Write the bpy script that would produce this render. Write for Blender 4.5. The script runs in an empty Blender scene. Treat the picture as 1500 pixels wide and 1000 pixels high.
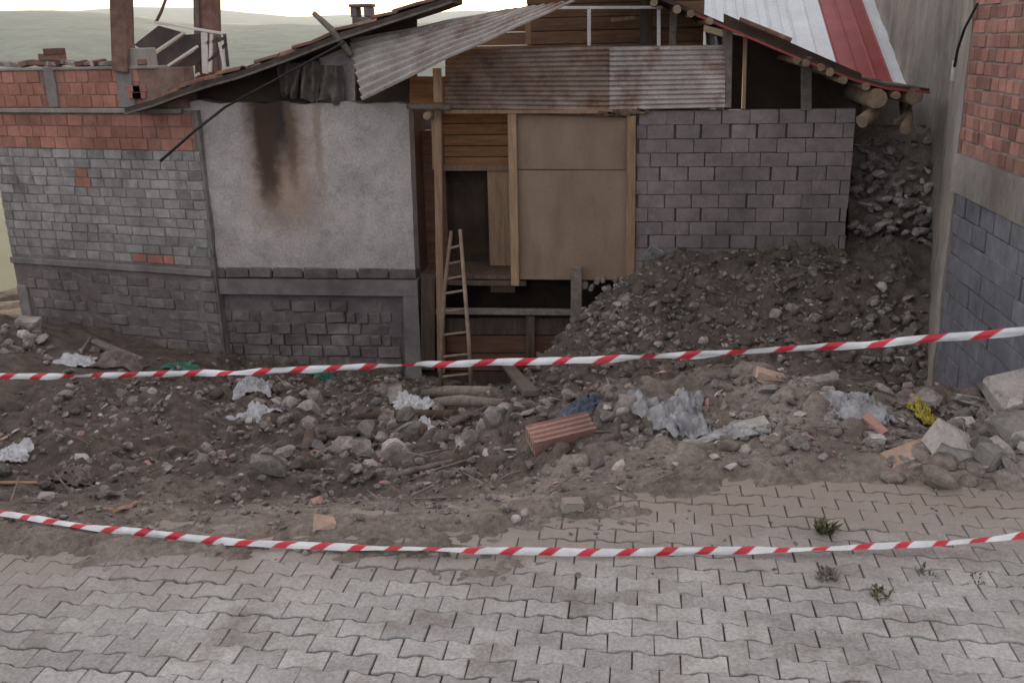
import bpy, bmesh, math, random
import numpy as np
from mathutils import Vector, Matrix, noise as mn

random.seed(7); np.random.seed(7)
S = bpy.context.scene
C = S.collection
R = math.radians

# ------------------------------------------------------------------ camera
F, W, H = 1400.0, 1500, 1000            # focal length in photograph pixels
CAM = Vector((0, 0, 2.3))
YAW, PITCH, ROLL = R(8.0), R(17.45), R(1.3)
fw = Vector((-math.sin(YAW)*math.cos(PITCH), math.cos(YAW)*math.cos(PITCH), -math.sin(PITCH)))
rt0 = Vector((math.cos(YAW), math.sin(YAW), 0)); up0 = rt0.cross(fw)
rt = rt0*math.cos(ROLL) - up0*math.sin(ROLL); up = up0*math.cos(ROLL) + rt0*math.sin(ROLL)
cam_d = bpy.data.cameras.new('camera'); cam = bpy.data.objects.new('camera', cam_d); C.objects.link(cam)
cam.matrix_world = Matrix((( rt.x, up.x, -fw.x, CAM.x), (rt.y, up.y, -fw.y, CAM.y), (rt.z, up.z, -fw.z, CAM.z), (0,0,0,1)))
cam_d.sensor_width = 36; cam_d.lens = 36*F/W; cam_d.clip_end = 20000; cam_d.clip_start = 0.05
S.camera = cam

# ------------------------------------------------------------------ sky, sun, exposure
SUN_EL, SUN_AZ = R(3.2), R(-9.0)        # the sun stands just above the ridge, azimuth from +Y towards +X
wd = bpy.data.worlds.new('World'); S.world = wd; wd.use_nodes = True
nt = wd.node_tree; nt.nodes.clear()
sk = nt.nodes.new('ShaderNodeTexSky'); sk.sky_type = 'NISHITA'; sk.sun_disc = False
sk.sun_elevation = SUN_EL; sk.sun_rotation = SUN_AZ
sk.altitude = 900; sk.air_density = .8; sk.dust_density = 2.0; sk.ozone_density = 2.0
bgA = nt.nodes.new('ShaderNodeBackground'); bgA.inputs['Strength'].default_value = 0.15
# thin pale cloud, added all round to even and warm the sky light
tc = nt.nodes.new('ShaderNodeTexCoord'); mp = nt.nodes.new('ShaderNodeMapping'); mp.inputs['Scale'].default_value = (1.5, 1.5, 7)
nz = nt.nodes.new('ShaderNodeTexNoise'); nz.inputs['Scale'].default_value = 2.2; nz.inputs['Detail'].default_value = 6
rp = nt.nodes.new('ShaderNodeValToRGB'); rp.color_ramp.elements[0].position = .3; rp.color_ramp.elements[1].position = .75
rp.color_ramp.elements[0].color = (.55, .55, .55, 1); rp.color_ramp.elements[1].color = (.88, .88, .88, 1)
mx = nt.nodes.new('ShaderNodeMixRGB'); mx.inputs['Color2'].default_value = (1.14, .97, .83, 1)
wo = nt.nodes.new('ShaderNodeOutputWorld')
L = nt.links.new
L(tc.outputs['Generated'], mp.inputs['Vector']); L(mp.outputs['Vector'], nz.inputs['Vector']); L(nz.outputs['Fac'], rp.inputs['Fac'])
L(rp.outputs['Color'], mx.inputs['Fac']); L(sk.outputs['Color'], mx.inputs['Color1']); L(mx.outputs['Color'], bgA.inputs['Color']); L(bgA.outputs['Background'], wo.inputs['Surface'])
sl = bpy.data.lights.new('sun', 'SUN'); so = bpy.data.objects.new('sun', sl); C.objects.link(so)
sl.energy = 2.0; sl.angle = R(.53); sl.color = (1, .78, .56)
sd = Vector((math.sin(SUN_AZ)*math.cos(SUN_EL), math.cos(SUN_AZ)*math.cos(SUN_EL), math.sin(SUN_EL)))
so.rotation_euler = sd.to_track_quat('Z', 'Y').to_euler()
S.view_settings.view_transform = 'Standard'; S.view_settings.look = 'None'; S.view_settings.gamma = 1
S.view_settings.use_curve_mapping = False; S.view_settings.exposure = 2.68

# ------------------------------------------------------------------ helpers
def ray(px, py):
    return (fw + rt*((px-W/2)/F) - up*((py-H/2)/F))
def atY(px, py, Y):                      # where the photograph's line of sight meets the vertical plane y = Y
    d = ray(px, py); return CAM + d*((Y-CAM.y)/d.y)
def atX(px, py, X):
    d = ray(px, py); return CAM + d*((X-CAM.x)/d.x)
def atZ(px, py, z=0.0):
    d = ray(px, py); return CAM + d*((z-CAM.z)/d.z)
def atP(px, py, p0, n):
    d = ray(px, py); return CAM + d*((p0-CAM).dot(n)/d.dot(n))
def project(p):
    v = Vector(p)-CAM; z = v.dot(fw)
    if z < .05: return (-9e9, -9e9)
    return (W/2+F*v.dot(rt)/z, H/2-F*v.dot(up)/z)
def sm(a, b, x):
    t = np.clip((x-a)/(b-a), 0, 1); return t*t*(3-2*t)
def rnd(a, b): return random.uniform(a, b)

class MB:
    def __init__(s): s.v = []; s.f = []; s.smooth = []; s.uv = None
    def add(s, vs, fs, smooth=False):
        b = len(s.v); s.v += [tuple(v) for v in vs]
        for f in fs: s.f.append(tuple(b+i for i in f)); s.smooth.append(smooth)
    def box(s, c, d, rot=None, ch=0.0):
        vs, fs = chbox(d, ch)
        c = Vector(c)
        s.add([(rot @ Vector(v) if rot else Vector(v))+c for v in vs], fs)
    def span(s, a, b, w, t, updir=(0,0,1), ch=0.0, roll=0):     # squared bar from a to b, w wide and t deep
        a = Vector(a); b = Vector(b); d = b-a; l = d.length; z = d.normalized(); u = Vector(updir)
        if abs(z.dot(u)) > .98: u = Vector((0,1,0))
        x = u.cross(z).normalized(); y = z.cross(x)
        m = Matrix((x, y, z)).transposed()
        if roll: m = m @ Matrix.Rotation(roll, 3, 'Z')
        s.box((a+b)/2, (w, t, l), m, ch)
    def tube(s, pts, r, n=8, cap=True, wob=0.0):
        pts = [Vector(p) for p in pts]; rings = []
        for i, p in enumerate(pts):
            d = (pts[min(i+1, len(pts)-1)]-pts[max(i-1, 0)]).normalized()
            u = Vector((0,0,1)) if abs(d.z) < .9 else Vector((0,1,0))
            x = u.cross(d).normalized(); y = d.cross(x)
            rr = r[i] if isinstance(r, (list, tuple)) else r
            rings.append([p+(x*math.cos(2*math.pi*k/n)+y*math.sin(2*math.pi*k/n))*rr*(1+rnd(-wob, wob)) for k in range(n)])
        vs = [v for q in rings for v in q]; fs = []
        for i in range(len(pts)-1):
            for k in range(n): fs.append((i*n+k, i*n+(k+1)%n, (i+1)*n+(k+1)%n, (i+1)*n+k))
        b = len(s.v); s.add(vs, fs, True)
        if cap:
            s.add([], []); s.f.append(tuple(b+k for k in range(n))[::-1]); s.smooth.append(False)
            s.f.append(tuple(b+(len(pts)-1)*n+k for k in range(n))); s.smooth.append(False)
    def grid(s, rows, smooth=True):
        n = len(rows[0]); vs = [p for r in rows for p in r]; fs = []
        for i in range(len(rows)-1):
            for k in range(n-1): fs.append((i*n+k, i*n+k+1, (i+1)*n+k+1, (i+1)*n+k))
        s.add(vs, fs, smooth)
    def prism(s, poly, dirv):            # polygon (3D points) pushed along dirv
        n = len(poly); a = [Vector(p) for p in poly]; b = [p+Vector(dirv) for p in a]
        fs = [tuple(range(n)), tuple(range(2*n-1, n-1, -1))]+[(i, i+n, (i+1)%n+n, (i+1)%n) for i in range(n)]
        s.add(a+b, fs)
    def mesh(s, name='mesh'):
        me = bpy.data.meshes.new(name); me.from_pydata(s.v, [], s.f); me.update()
        bm = bmesh.new(); bm.from_mesh(me); bmesh.ops.recalc_face_normals(bm, faces=bm.faces); bm.to_mesh(me); bm.free()
        me.polygons.foreach_set('use_smooth', s.smooth); return me

def chbox(d, ch=0.0):
    x, y, z = [q/2 for q in d]
    if ch <= 0:
        vs = [(sx*x, sy*y, sz*z) for sx in (-1,1) for sy in (-1,1) for sz in (-1,1)]
        return vs, [(0,1,3,2),(4,6,7,5),(0,4,5,1),(2,3,7,6),(0,2,6,4),(1,5,7,3)]
    vs = []; idx = {}
    for sx in (-1,1):
        for sy in (-1,1):
            for sz in (-1,1):
                for ax in range(3):
                    p = [sx*(x-ch), sy*(y-ch), sz*(z-ch)]
                    p[ax] = (sx*x, sy*y, sz*z)[ax]
                    idx[(sx,sy,sz,ax)] = len(vs); vs.append(tuple(p))
    fs = []
    for ax in range(3):
        o = [k for k in range(3) if k != ax]
        for sg in (-1,1):
            q = []
            for a,b in ((-1,-1),(1,-1),(1,1),(-1,1)):
                t = [0,0,0]; t[ax] = sg; t[o[0]] = a; t[o[1]] = b; q.append(idx[(*t, ax)])
            fs.append(tuple(q))
    for ax in range(3):                   # edges parallel to ax
        o = [k for k in range(3) if k != ax]
        for a in (-1,1):
            for b in (-1,1):
                q = []
                for sg, which in ((-1,o[0]),(1,o[0]),(1,o[1]),(-1,o[1])):
                    t = [0,0,0]; t[ax] = sg; t[o[0]] = a; t[o[1]] = b; q.append(idx[(*t, which)])
                fs.append(tuple(q))
    for sx in (-1,1):
        for sy in (-1,1):
            for sz in (-1,1): fs.append(tuple(idx[(sx,sy,sz,a)] for a in range(3)))
    return vs, fs

def link(name, me, m=None, parent=None, loc=None, rot=None, scale=None):
    o = bpy.data.objects.new(name, me); C.objects.link(o)
    if me is not None and m is not None:
        if not me.materials: me.materials.append(m)
        elif me.materials[0] != m:
            o.material_slots[0].link = 'OBJECT'; o.material_slots[0].material = m
    if parent: o.parent = parent
    if loc is not None: o.location = loc
    if rot is not None: o.rotation_euler = rot
    if scale is not None: o.scale = scale
    return o
def build(mb, name, m, parent=None): return link(name, mb.mesh(name), m, parent)
def empty(name, label, cat, loc=(0,0,0), group=None):
    o = link(name, None); o.location = loc; o['label'] = label; o['category'] = cat
    if group: o['group'] = group
    return o
def tag(o, label, cat, group=None):
    o['label'] = label; o['category'] = cat
    if group: o['group'] = group
    return o
def kind(o, k): o['kind'] = k; return o

# ------------------------------------------------------------------ materials
MATS = {}
def pmat(name, c1, c2, scale=3, rough=.9, bump=.4, bscale=45, rv=.18, big=.35, c3=None, spot=(.62,.72), spscale=2.0, metal=0, stretch=None, spec=.3, rough2=None, bdist=.01, fc=(.8,1.15)):
    m = bpy.data.materials.new(name); m.use_nodes = True; t = m.node_tree; n = t.nodes; l = t.links.new
    b = n['Principled BSDF']; b.inputs['Roughness'].default_value = rough; b.inputs['Metallic'].default_value = metal; b.inputs['Specular IOR Level'].default_value = spec
    g = n.new('ShaderNodeNewGeometry'); oi = n.new('ShaderNodeObjectInfo')
    ad = n.new('ShaderNodeVectorMath'); ad.operation = 'ADD'
    vs = n.new('ShaderNodeVectorMath'); vs.operation = 'SCALE'; vs.inputs[3].default_value = 0.0 if rv == 0 else 3.0
    cb = n.new('ShaderNodeCombineXYZ'); l(oi.outputs['Random'], cb.inputs[0]); l(oi.outputs['Random'], cb.inputs[2]); l(cb.outputs[0], vs.inputs[0])
    l(g.outputs['Position'], ad.inputs[0]); l(vs.outputs[0], ad.inputs[1])
    src = ad.outputs[0]
    if stretch:
        mp = n.new('ShaderNodeMapping'); mp.inputs['Scale'].default_value = stretch; l(src, mp.inputs[0]); src = mp.outputs[0]
    def noise(sc, det=6, ro=.6, s=None):
        q = n.new('ShaderNodeTexNoise'); q.inputs['Scale'].default_value = sc; q.inputs['Detail'].default_value = det; q.inputs['Roughness'].default_value = ro
        l(s or src, q.inputs['Vector']); return q.outputs['Fac']
    rp = n.new('ShaderNodeValToRGB'); rp.color_ramp.elements[0].position = .32; rp.color_ramp.elements[1].position = .68
    rp.color_ramp.elements[0].color = (*c1, 1); rp.color_ramp.elements[1].color = (*c2, 1)
    l(noise(scale), rp.inputs[0]); col = rp.outputs[0]
    if c3:
        r2 = n.new('ShaderNodeValToRGB'); r2.color_ramp.elements[0].position = spot[0]; r2.color_ramp.elements[1].position = spot[1]
        r2.color_ramp.elements[0].color = (0,0,0,1); r2.color_ramp.elements[1].color = (1,1,1,1)
        l(noise(spscale, 8, .7, g.outputs['Position'] if not stretch else src), r2.inputs[0])
        mx = n.new('ShaderNodeMixRGB'); l(r2.outputs[0], mx.inputs[0]); l(col, mx.inputs[1]); mx.inputs[2].default_value = (*c3, 1); col = mx.outputs[0]
    # broad uneven dirt + per-piece tone
    mr = n.new('ShaderNodeMapRange'); mr.inputs[1].default_value = .3; mr.inputs[2].default_value = .7; mr.inputs[3].default_value = 1-big; mr.inputs[4].default_value = 1+big*.4
    l(noise(.9, 4, .6, g.outputs['Position']), mr.inputs[0])
    m2 = n.new('ShaderNodeMapRange'); m2.inputs[3].default_value = 1-rv; m2.inputs[4].default_value = 1+rv; l(oi.outputs['Random'], m2.inputs[0])
    mu = n.new('ShaderNodeMath'); mu.operation = 'MULTIPLY'; l(mr.outputs[0], mu.inputs[0]); l(m2.outputs[0], mu.inputs[1])
    fine = n.new('ShaderNodeMapRange'); fine.inputs[1].default_value = .3; fine.inputs[2].default_value = .7; fine.inputs[3].default_value = fc[0]; fine.inputs[4].default_value = fc[1]
    fn = noise(bscale, 5, .65); l(fn, fine.inputs[0])
    mu2 = n.new('ShaderNodeMath'); mu2.operation = 'MULTIPLY'; l(mu.outputs[0], mu2.inputs[0]); l(fine.outputs[0], mu2.inputs[1])
    hs = n.new('ShaderNodeHueSaturation'); l(mu2.outputs[0], hs.inputs['Value']); l(col, hs.inputs['Color'])
    l(hs.outputs[0], b.inputs['Base Color'])
    if rough2 is not None:
        m3 = n.new('ShaderNodeMapRange'); m3.inputs[1].default_value = .35; m3.inputs[2].default_value = .65; m3.inputs[3].default_value = rough; m3.inputs[4].default_value = rough2
        l(noise(scale*1.7), m3.inputs[0]); l(m3.outputs[0], b.inputs['Roughness'])
    if bump:
        bp = n.new('ShaderNodeBump'); bp.inputs['Strength'].default_value = bump; bp.inputs['Distance'].default_value = bdist; l(fn, bp.inputs['Height']); l(bp.outputs[0], b.inputs['Normal'])
    MATS[name] = m; m['col'] = 1
    return m

M_dirt = pmat('dirt', (.21,.172,.145), (.36,.305,.262), 2.6, bump=1, bscale=26, rv=0, big=.25, c3=(.40,.345,.30), spot=(.5,.7), spscale=2.5, bdist=.035, fc=(.62,1.25))
def pit_shade(m):                            # shade of the pit put into the soil colour; the top dry and dusty
    t = m.node_tree; n = t.nodes; l = t.links.new; bs = n['Principled BSDF']; src = bs.inputs['Base Color'].links[0].from_socket
    g = n.new('ShaderNodeNewGeometry'); sx = n.new('ShaderNodeSeparateXYZ'); l(g.outputs['Position'], sx.inputs[0])
    nz = n.new('ShaderNodeTexNoise'); nz.inputs['Scale'].default_value = 1.4; nz.inputs['Detail'].default_value = 7; nz.inputs['Roughness'].default_value = .65; l(g.outputs['Position'], nz.inputs['Vector'])
    ad = n.new('ShaderNodeMath'); ad.operation = 'MULTIPLY_ADD'; l(nz.outputs[0], ad.inputs[0]); ad.inputs[1].default_value = 1.3; l(sx.outputs[2], ad.inputs[2])
    mr = n.new('ShaderNodeMapRange'); mr.interpolation_type = 'SMOOTHSTEP'; mr.inputs[1].default_value = .72; mr.inputs[2].default_value = .25; mr.inputs[4].default_value = .93; l(ad.outputs[0], mr.inputs[0])
    n2 = n.new('ShaderNodeTexNoise'); n2.inputs['Scale'].default_value = 5; n2.inputs['Detail'].default_value = 8; n2.inputs['Roughness'].default_value = .7; l(g.outputs['Position'], n2.inputs['Vector'])
    rp = n.new('ShaderNodeValToRGB'); rp.color_ramp.elements[0].position = .3; rp.color_ramp.elements[1].position = .7
    rp.color_ramp.elements[0].color = (.055,.043,.036,1); rp.color_ramp.elements[1].color = (.19,.152,.128,1); l(n2.outputs[0], rp.inputs[0])
    mx = n.new('ShaderNodeMixRGB'); l(mr.outputs[0], mx.inputs[0]); l(src, mx.inputs[1]); l(rp.outputs[0], mx.inputs[2]); l(mx.outputs[0], bs.inputs['Base Color'])
pit_shade(M_dirt)
M_stone = pmat('field_stone', (.13,.113,.103), (.36,.32,.295), 4.0, bump=.8, bscale=40, rv=.5, big=.2, fc=(.65,1.25), c3=(.10,.075,.06), spot=(.5,.66), spscale=5)
M_gravel = pmat('gravel', (.09,.075,.066), (.42,.365,.335), 11.0, bump=.5, bscale=60, rv=0, big=.3, fc=(.6,1.3))
M_paver = pmat('paver', (.42,.40,.385), (.53,.51,.495), 7, bump=.7, bscale=65, rv=.13, big=.25, c3=(.29,.25,.22), spot=(.50,.70), spscale=2.6, bdist=.006, fc=(.68,1.15))
M_joint = pmat('joint_sand', (.07,.058,.045), (.16,.132,.108), 8, bump=.6, bscale=80, rv=0)
M_block = pmat('pumice_block', (.255,.205,.205), (.345,.285,.282), 6, bump=.55, bscale=70, rv=.10, big=.35, c3=(.37,.315,.305), spot=(.57,.68), spscale=3.5, fc=(.7,1.15))
M_mortarb = pmat('flush_mortar', (.17,.135,.132), (.25,.20,.197), 6, bump=.7, bscale=50, rv=0, big=.3)
M_blockg = pmat('grey_block', (.26,.24,.225), (.43,.40,.38), 5, bump=.55, bscale=60, rv=.2, big=.4, c3=(.16,.13,.115), spot=(.55,.7), spscale=1.6)
M_blockd = pmat('blue_grey_block', (.16,.16,.18), (.24,.24,.265), 5, bump=.5, bscale=60, rv=.09, big=.3, c3=(.26,.25,.25), spot=(.55,.72), spscale=2.5)
M_oldst = pmat('old_masonry', (.16,.13,.122), (.27,.228,.215), 5, bump=.7, bscale=45, rv=.2, big=.4)
M_red = pmat('red_brick', (.38,.165,.12), (.50,.24,.18), 6, bump=.4, bscale=55, rv=.2, big=.35, c3=(.30,.17,.13), spot=(.56,.7), spscale=3)
M_redr = pmat('weathered_brick', (.34,.16,.125), (.46,.235,.185), 8, bump=.5, bscale=60, rv=.35, big=.3, c3=(.31,.23,.195), spot=(.52,.68), spscale=4)
M_mortar = pmat('mortar', (.115,.095,.088), (.2,.17,.155), 6, bump=.7, bscale=50, rv=0, big=.4)
M_mortarg = pmat('grey_mortar', (.19,.17,.155), (.30,.27,.25), 6, bump=.8, bscale=40, rv=0, big=.4)
M_mortarr = pmat('pink_mortar', (.24,.14,.11), (.36,.24,.20), 6, bump=.8, bscale=40, rv=0, big=.4)
M_mortarl = pmat('pale_mortar', (.25,.21,.185), (.38,.32,.285), 6, bump=.7, bscale=40, rv=0, big=.3)
M_conc = pmat('concrete', (.215,.19,.18), (.32,.285,.27), 4, bump=.5, bscale=45, rv=.1, big=.35)
M_concl = pmat('pale_concrete', (.30,.265,.235), (.44,.39,.35), 3, bump=.5, bscale=35, rv=.1, big=.3, c3=(.24,.20,.17), spot=(.5,.7), spscale=1.2, stretch=(1,1,.35))
M_wood = pmat('pale_timber', (.30,.19,.115), (.46,.31,.20), 3, bump=.5, bscale=20, rv=.15, big=.2, stretch=(6,6,.5))
M_woodd = pmat('dark_timber', (.085,.055,.04), (.17,.115,.085), 3, bump=.6, bscale=22, rv=.3, big=.3, stretch=(5,5,.6))
M_woodx = pmat('warm_boards', (.26,.125,.06), (.42,.225,.11), 3, bump=.5, bscale=20, rv=.14, big=.25, stretch=(.6,5,6))
M_attic = pmat('attic_boards', (.15,.08,.048), (.26,.145,.085), 3, bump=.5, bscale=20, rv=.2, big=.3, stretch=(.6,5,6))
M_woodr = pmat('red_brown_boards', (.12,.06,.04), (.2,.105,.07), 3, bump=.5, bscale=20, rv=.14, big=.25, stretch=(.6,5,6))
M_woodg = pmat('grey_wood', (.16,.125,.105), (.29,.24,.205), 4, bump=.6, bscale=30, rv=.3, big=.2, stretch=(3,3,3))
M_ladder = pmat('worn_pole', (.22,.155,.11), (.38,.285,.21), 5, bump=.5, bscale=40, rv=.25, big=.3)
M_logend = pmat('log', (.20,.14,.10), (.36,.27,.19), 8, bump=.4, bscale=40, rv=.25)
M_panel = pmat('chipboard', (.29,.205,.142), (.335,.24,.17), 2, bump=.25, bscale=70, rv=.08, big=.2, rough=.75, c3=(.21,.145,.10), spot=(.52,.8), spscale=1.6, fc=(.85,1.1), stretch=(1.6,1.6,.5))
M_inshade = pmat('interior_shade', (.05,.032,.024), (.11,.068,.046), 2, rv=0, bump=.3)  # shade of rooms and recesses put into a near-black colour
M_roofd = pmat('roof_boards', (.06,.045,.038), (.12,.09,.075), 4, bump=.6, rv=.2, stretch=(1,6,1))
M_tile = pmat('clay_tile', (.17,.085,.06), (.30,.15,.105), 6, bump=.5, rv=.35, c3=(.13,.11,.095), spot=(.5,.66), spscale=5)
M_zinc = pmat('old_zinc', (.40,.34,.31), (.58,.52,.49), 4, rough=.45, rough2=.75, bump=.15, rv=.1, big=.3, metal=.3, c3=(.21,.095,.05), spot=(.5,.7), spscale=1.7)
M_rustflare = pmat('rusty_flare_zinc', (.29,.21,.17), (.46,.37,.32), 2.5, rough=.55, rough2=.85, bump=.2, rv=.1, big=.3, metal=.15, c3=(.20,.085,.045), spot=(.45,.68), spscale=2.2)  # rust patches, plus the orange of sun flare put into the base colour
M_white = pmat('white_paint', (.62,.58,.55), (.76,.72,.69), 5, rough=.6, bump=.1, rv=.05, big=.15)
M_roofw = pmat('white_roof_sheet', (.66,.72,.76), (.78,.82,.85), 2, rough=.35, bump=.05, rv=.05, big=.1)
M_roofr = pmat('red_roof_sheet', (.30,.055,.055), (.38,.085,.085), 2, rough=.4, bump=.05, rv=.05, big=.15)
M_plastic = pmat('dirty_plastic', (.36,.36,.375), (.60,.60,.62), 7, rough=.25, bump=.15, bscale=30, rv=.1, big=.3, c3=(.2,.17,.15), spot=(.5,.66), spscale=6, spec=.5)
M_bag = pmat('white_bag', (.5,.51,.53), (.72,.73,.75), 8, rough=.4, bump=.3, bscale=30, rv=.1, big=.2, c3=(.25,.22,.2), spot=(.56,.7), spscale=8)
for _m in (M_plastic, M_bag): _m.node_tree.nodes['Principled BSDF'].inputs['Alpha'].default_value = .72 if _m is M_plastic else .9
M_blue = pmat('blue_cloth', (.10,.12,.17), (.19,.21,.27), 8, rv=.1)
M_green = pmat('green_plastic', (.05,.19,.14), (.10,.30,.23), 8, rough=.45, rv=.2, bump=.1)
M_cloth = pmat('grey_sacking', (.13,.105,.09), (.26,.215,.19), 6, rv=.25, bump=.6, bscale=90)
M_clay = pmat('clay_block', (.46,.26,.21), (.58,.36,.3), 7, rv=.1, bump=.3)
M_claytan = pmat('tan_clay', (.42,.29,.22), (.52,.38,.3), 7, rv=.1, bump=.3)
M_lime = pmat('lime_stone', (.46,.41,.37), (.62,.57,.52), 6, rv=.12, bump=.5, big=.2, c3=(.25,.21,.18), spot=(.55,.7), spscale=7)
M_black = pmat('black_rubber', (.02,.02,.02), (.045,.04,.04), 8, rough=.6, rv=.1, bump=.1)
M_hill = pmat('hill', (.085,.10,.06), (.17,.18,.115), .012, rv=0, bump=0, big=0, c3=(.07,.09,.05), spot=(.5,.6), spscale=.02)
M_leaf = pmat('weed_leaf', (.075,.075,.035), (.17,.155,.075), 20, rv=.2, bump=.2, rough=.6)
M_yellow = pmat('yellow_leaf', (.42,.34,.05), (.55,.47,.10), 9, rv=.1, bump=.2)
M_steel = pmat('rusty_steel', (.10,.06,.045), (.18,.11,.08), 9, rough=.6, rv=.1, bump=.2)
M_darkpanel = pmat('dark_panel', (.055,.042,.045), (.095,.072,.075), 5, rough=.6, rv=.15, bump=.2)

# plaster with the dark water-and-soot stain under the broken eave
def make_plaster():
    m = pmat('old_plaster', (.47,.405,.385), (.62,.545,.52), 2.5, bump=.9, bscale=30, fc=(.72,1.12), rv=0, big=.18, c3=(.40,.36,.35), spot=(.5,.7), spscale=3.0)
    t = m.node_tree; n = t.nodes; l = t.links.new
    b = n['Principled BSDF']; src = b.inputs['Base Color'].links[0].from_socket
    g = n.new('ShaderNodeNewGeometry'); sx = n.new('ShaderNodeSeparateXYZ')
    dn = n.new('ShaderNodeTexNoise'); dn.inputs['Scale'].default_value = 4.5; dn.inputs['Detail'].default_value = 8; dn.inputs['Roughness'].default_value = .7; l(g.outputs['Position'], dn.inputs['Vector'])
    dm = n.new('ShaderNodeVectorMath'); dm.operation = 'MULTIPLY_ADD'; dm.inputs[1].default_value = (.34,0,.5); dm.inputs[2].default_value = (-.17,0,-.25)
    l(dn.outputs['Color'], dm.inputs[0])
    av = n.new('ShaderNodeVectorMath'); av.operation = 'ADD'; l(g.outputs['Position'], av.inputs[0]); l(dm.outputs[0], av.inputs[1]); l(av.outputs[0], sx.inputs[0])
    def streak(px, y0, y1, hw, col, amt, cur):
        top = atY(px, y0, 14.0); bot = atY(px, y1, 14.0)
        cx = (top.x+bot.x)/2
        a = n.new('ShaderNodeMath'); a.operation = 'SUBTRACT'; l(sx.outputs[0], a.inputs[0]); a.inputs[1].default_value = cx
        ab = n.new('ShaderNodeMath'); ab.operation = 'ABSOLUTE'; l(a.outputs[0], ab.inputs[0])
        mr = n.new('ShaderNodeMapRange'); mr.interpolation_type = 'SMOOTHSTEP'; mr.inputs[1].default_value = hw*1.5; mr.inputs[2].default_value = hw*.35; l(ab.outputs[0], mr.inputs[0])
        mz = n.new('ShaderNodeMapRange'); mz.interpolation_type = 'SMOOTHSTEP'; mz.inputs[1].default_value = bot.z-.15; mz.inputs[2].default_value = bot.z+.7; l(sx.outputs[2], mz.inputs[0])
        mu = n.new('ShaderNodeMath'); mu.operation = 'MULTIPLY'; l(mr.outputs[0], mu.inputs[0]); l(mz.outputs[0], mu.inputs[1])
        m2 = n.new('ShaderNodeMath'); m2.operation = 'MULTIPLY'; l(mu.outputs[0], m2.inputs[0]); m2.inputs[1].default_value = amt
        mx = n.new('ShaderNodeMixRGB'); l(m2.outputs[0], mx.inputs[0]); l(cur, mx.inputs[1]); mx.inputs[2].default_value = (*col, 1); return mx.outputs[0]
    c = streak(412, 150, 350, .5, (.40,.26,.17), .65, src)
    c = streak(400, 150, 262, .38, (.045,.034,.03), .98, c)
    c = streak(392, 150, 322, .17, (.075,.045,.032), .95, c)
    c = streak(428, 150, 290, .07, (.16,.10,.07), .75, c)
    c = streak(468, 150, 300, .06, (.33,.22,.16), .6, c)
    l(c, b.inputs['Base Color'])
    return m
M_plaster = make_plaster()

def make_tape():
    m = bpy.data.materials.new('tape_print'); m.use_nodes = True; t = m.node_tree; n = t.nodes; l = t.links.new
    b = n['Principled BSDF']; b.inputs['Roughness'].default_value = .4
    uv = n.new('ShaderNodeUVMap'); uv.uv_map = 'uv'; sp = n.new('ShaderNodeSeparateXYZ'); l(uv.outputs[0], sp.inputs[0])
    a = n.new('ShaderNodeMath'); a.operation = 'MULTIPLY_ADD'; l(sp.outputs[1], a.inputs[0]); a.inputs[1].default_value = .3; l(sp.outputs[0], a.inputs[2])
    f = n.new('ShaderNodeMath'); f.operation = 'FRACT'; l(a.outputs[0], f.inputs[0])
    r = n.new('ShaderNodeValToRGB'); r.color_ramp.interpolation = 'LINEAR'
    e = r.color_ramp.elements; e[0].position = 0; e[0].color = (.62,.025,.05,1); e[1].position = .31; e[1].color = (.62,.025,.05,1)
    q = e.new(.37); q.color = (.78,.79,.8,1); q = e.new(.94); q.color = (.78,.79,.8,1); q = e.new(1.0); q.color = (.62,.025,.05,1)
    l(f.outputs[0], r.inputs[0])
    g = n.new('ShaderNodeNewGeometry'); nz = n.new('ShaderNodeTexNoise'); nz.inputs['Scale'].default_value = 9; nz.inputs['Detail'].default_value = 5; l(g.outputs['Position'], nz.inputs['Vector'])
    mr = n.new('ShaderNodeMapRange'); mr.inputs[1].default_value = .3; mr.inputs[2].default_value = .7; mr.inputs[3].default_value = .72; mr.inputs[4].default_value = 1.05; l(nz.outputs[0], mr.inputs[0])
    hs = n.new('ShaderNodeHueSaturation'); l(r.outputs[0], hs.inputs['Color']); l(mr.outputs[0], hs.inputs['Value']); l(hs.outputs[0], b.inputs['Base Color'])
    bp = n.new('ShaderNodeBump'); bp.inputs['Strength'].default_value = .35; bp.inputs['Distance'].default_value = .01
    n2 = n.new('ShaderNodeTexNoise'); n2.inputs['Scale'].default_value = 25; l(g.outputs['Position'], n2.inputs['Vector']); l(n2.outputs[0], bp.inputs['Height']); l(bp.outputs[0], b.inputs['Normal'])
    return m
M_tape = make_tape()
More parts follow.
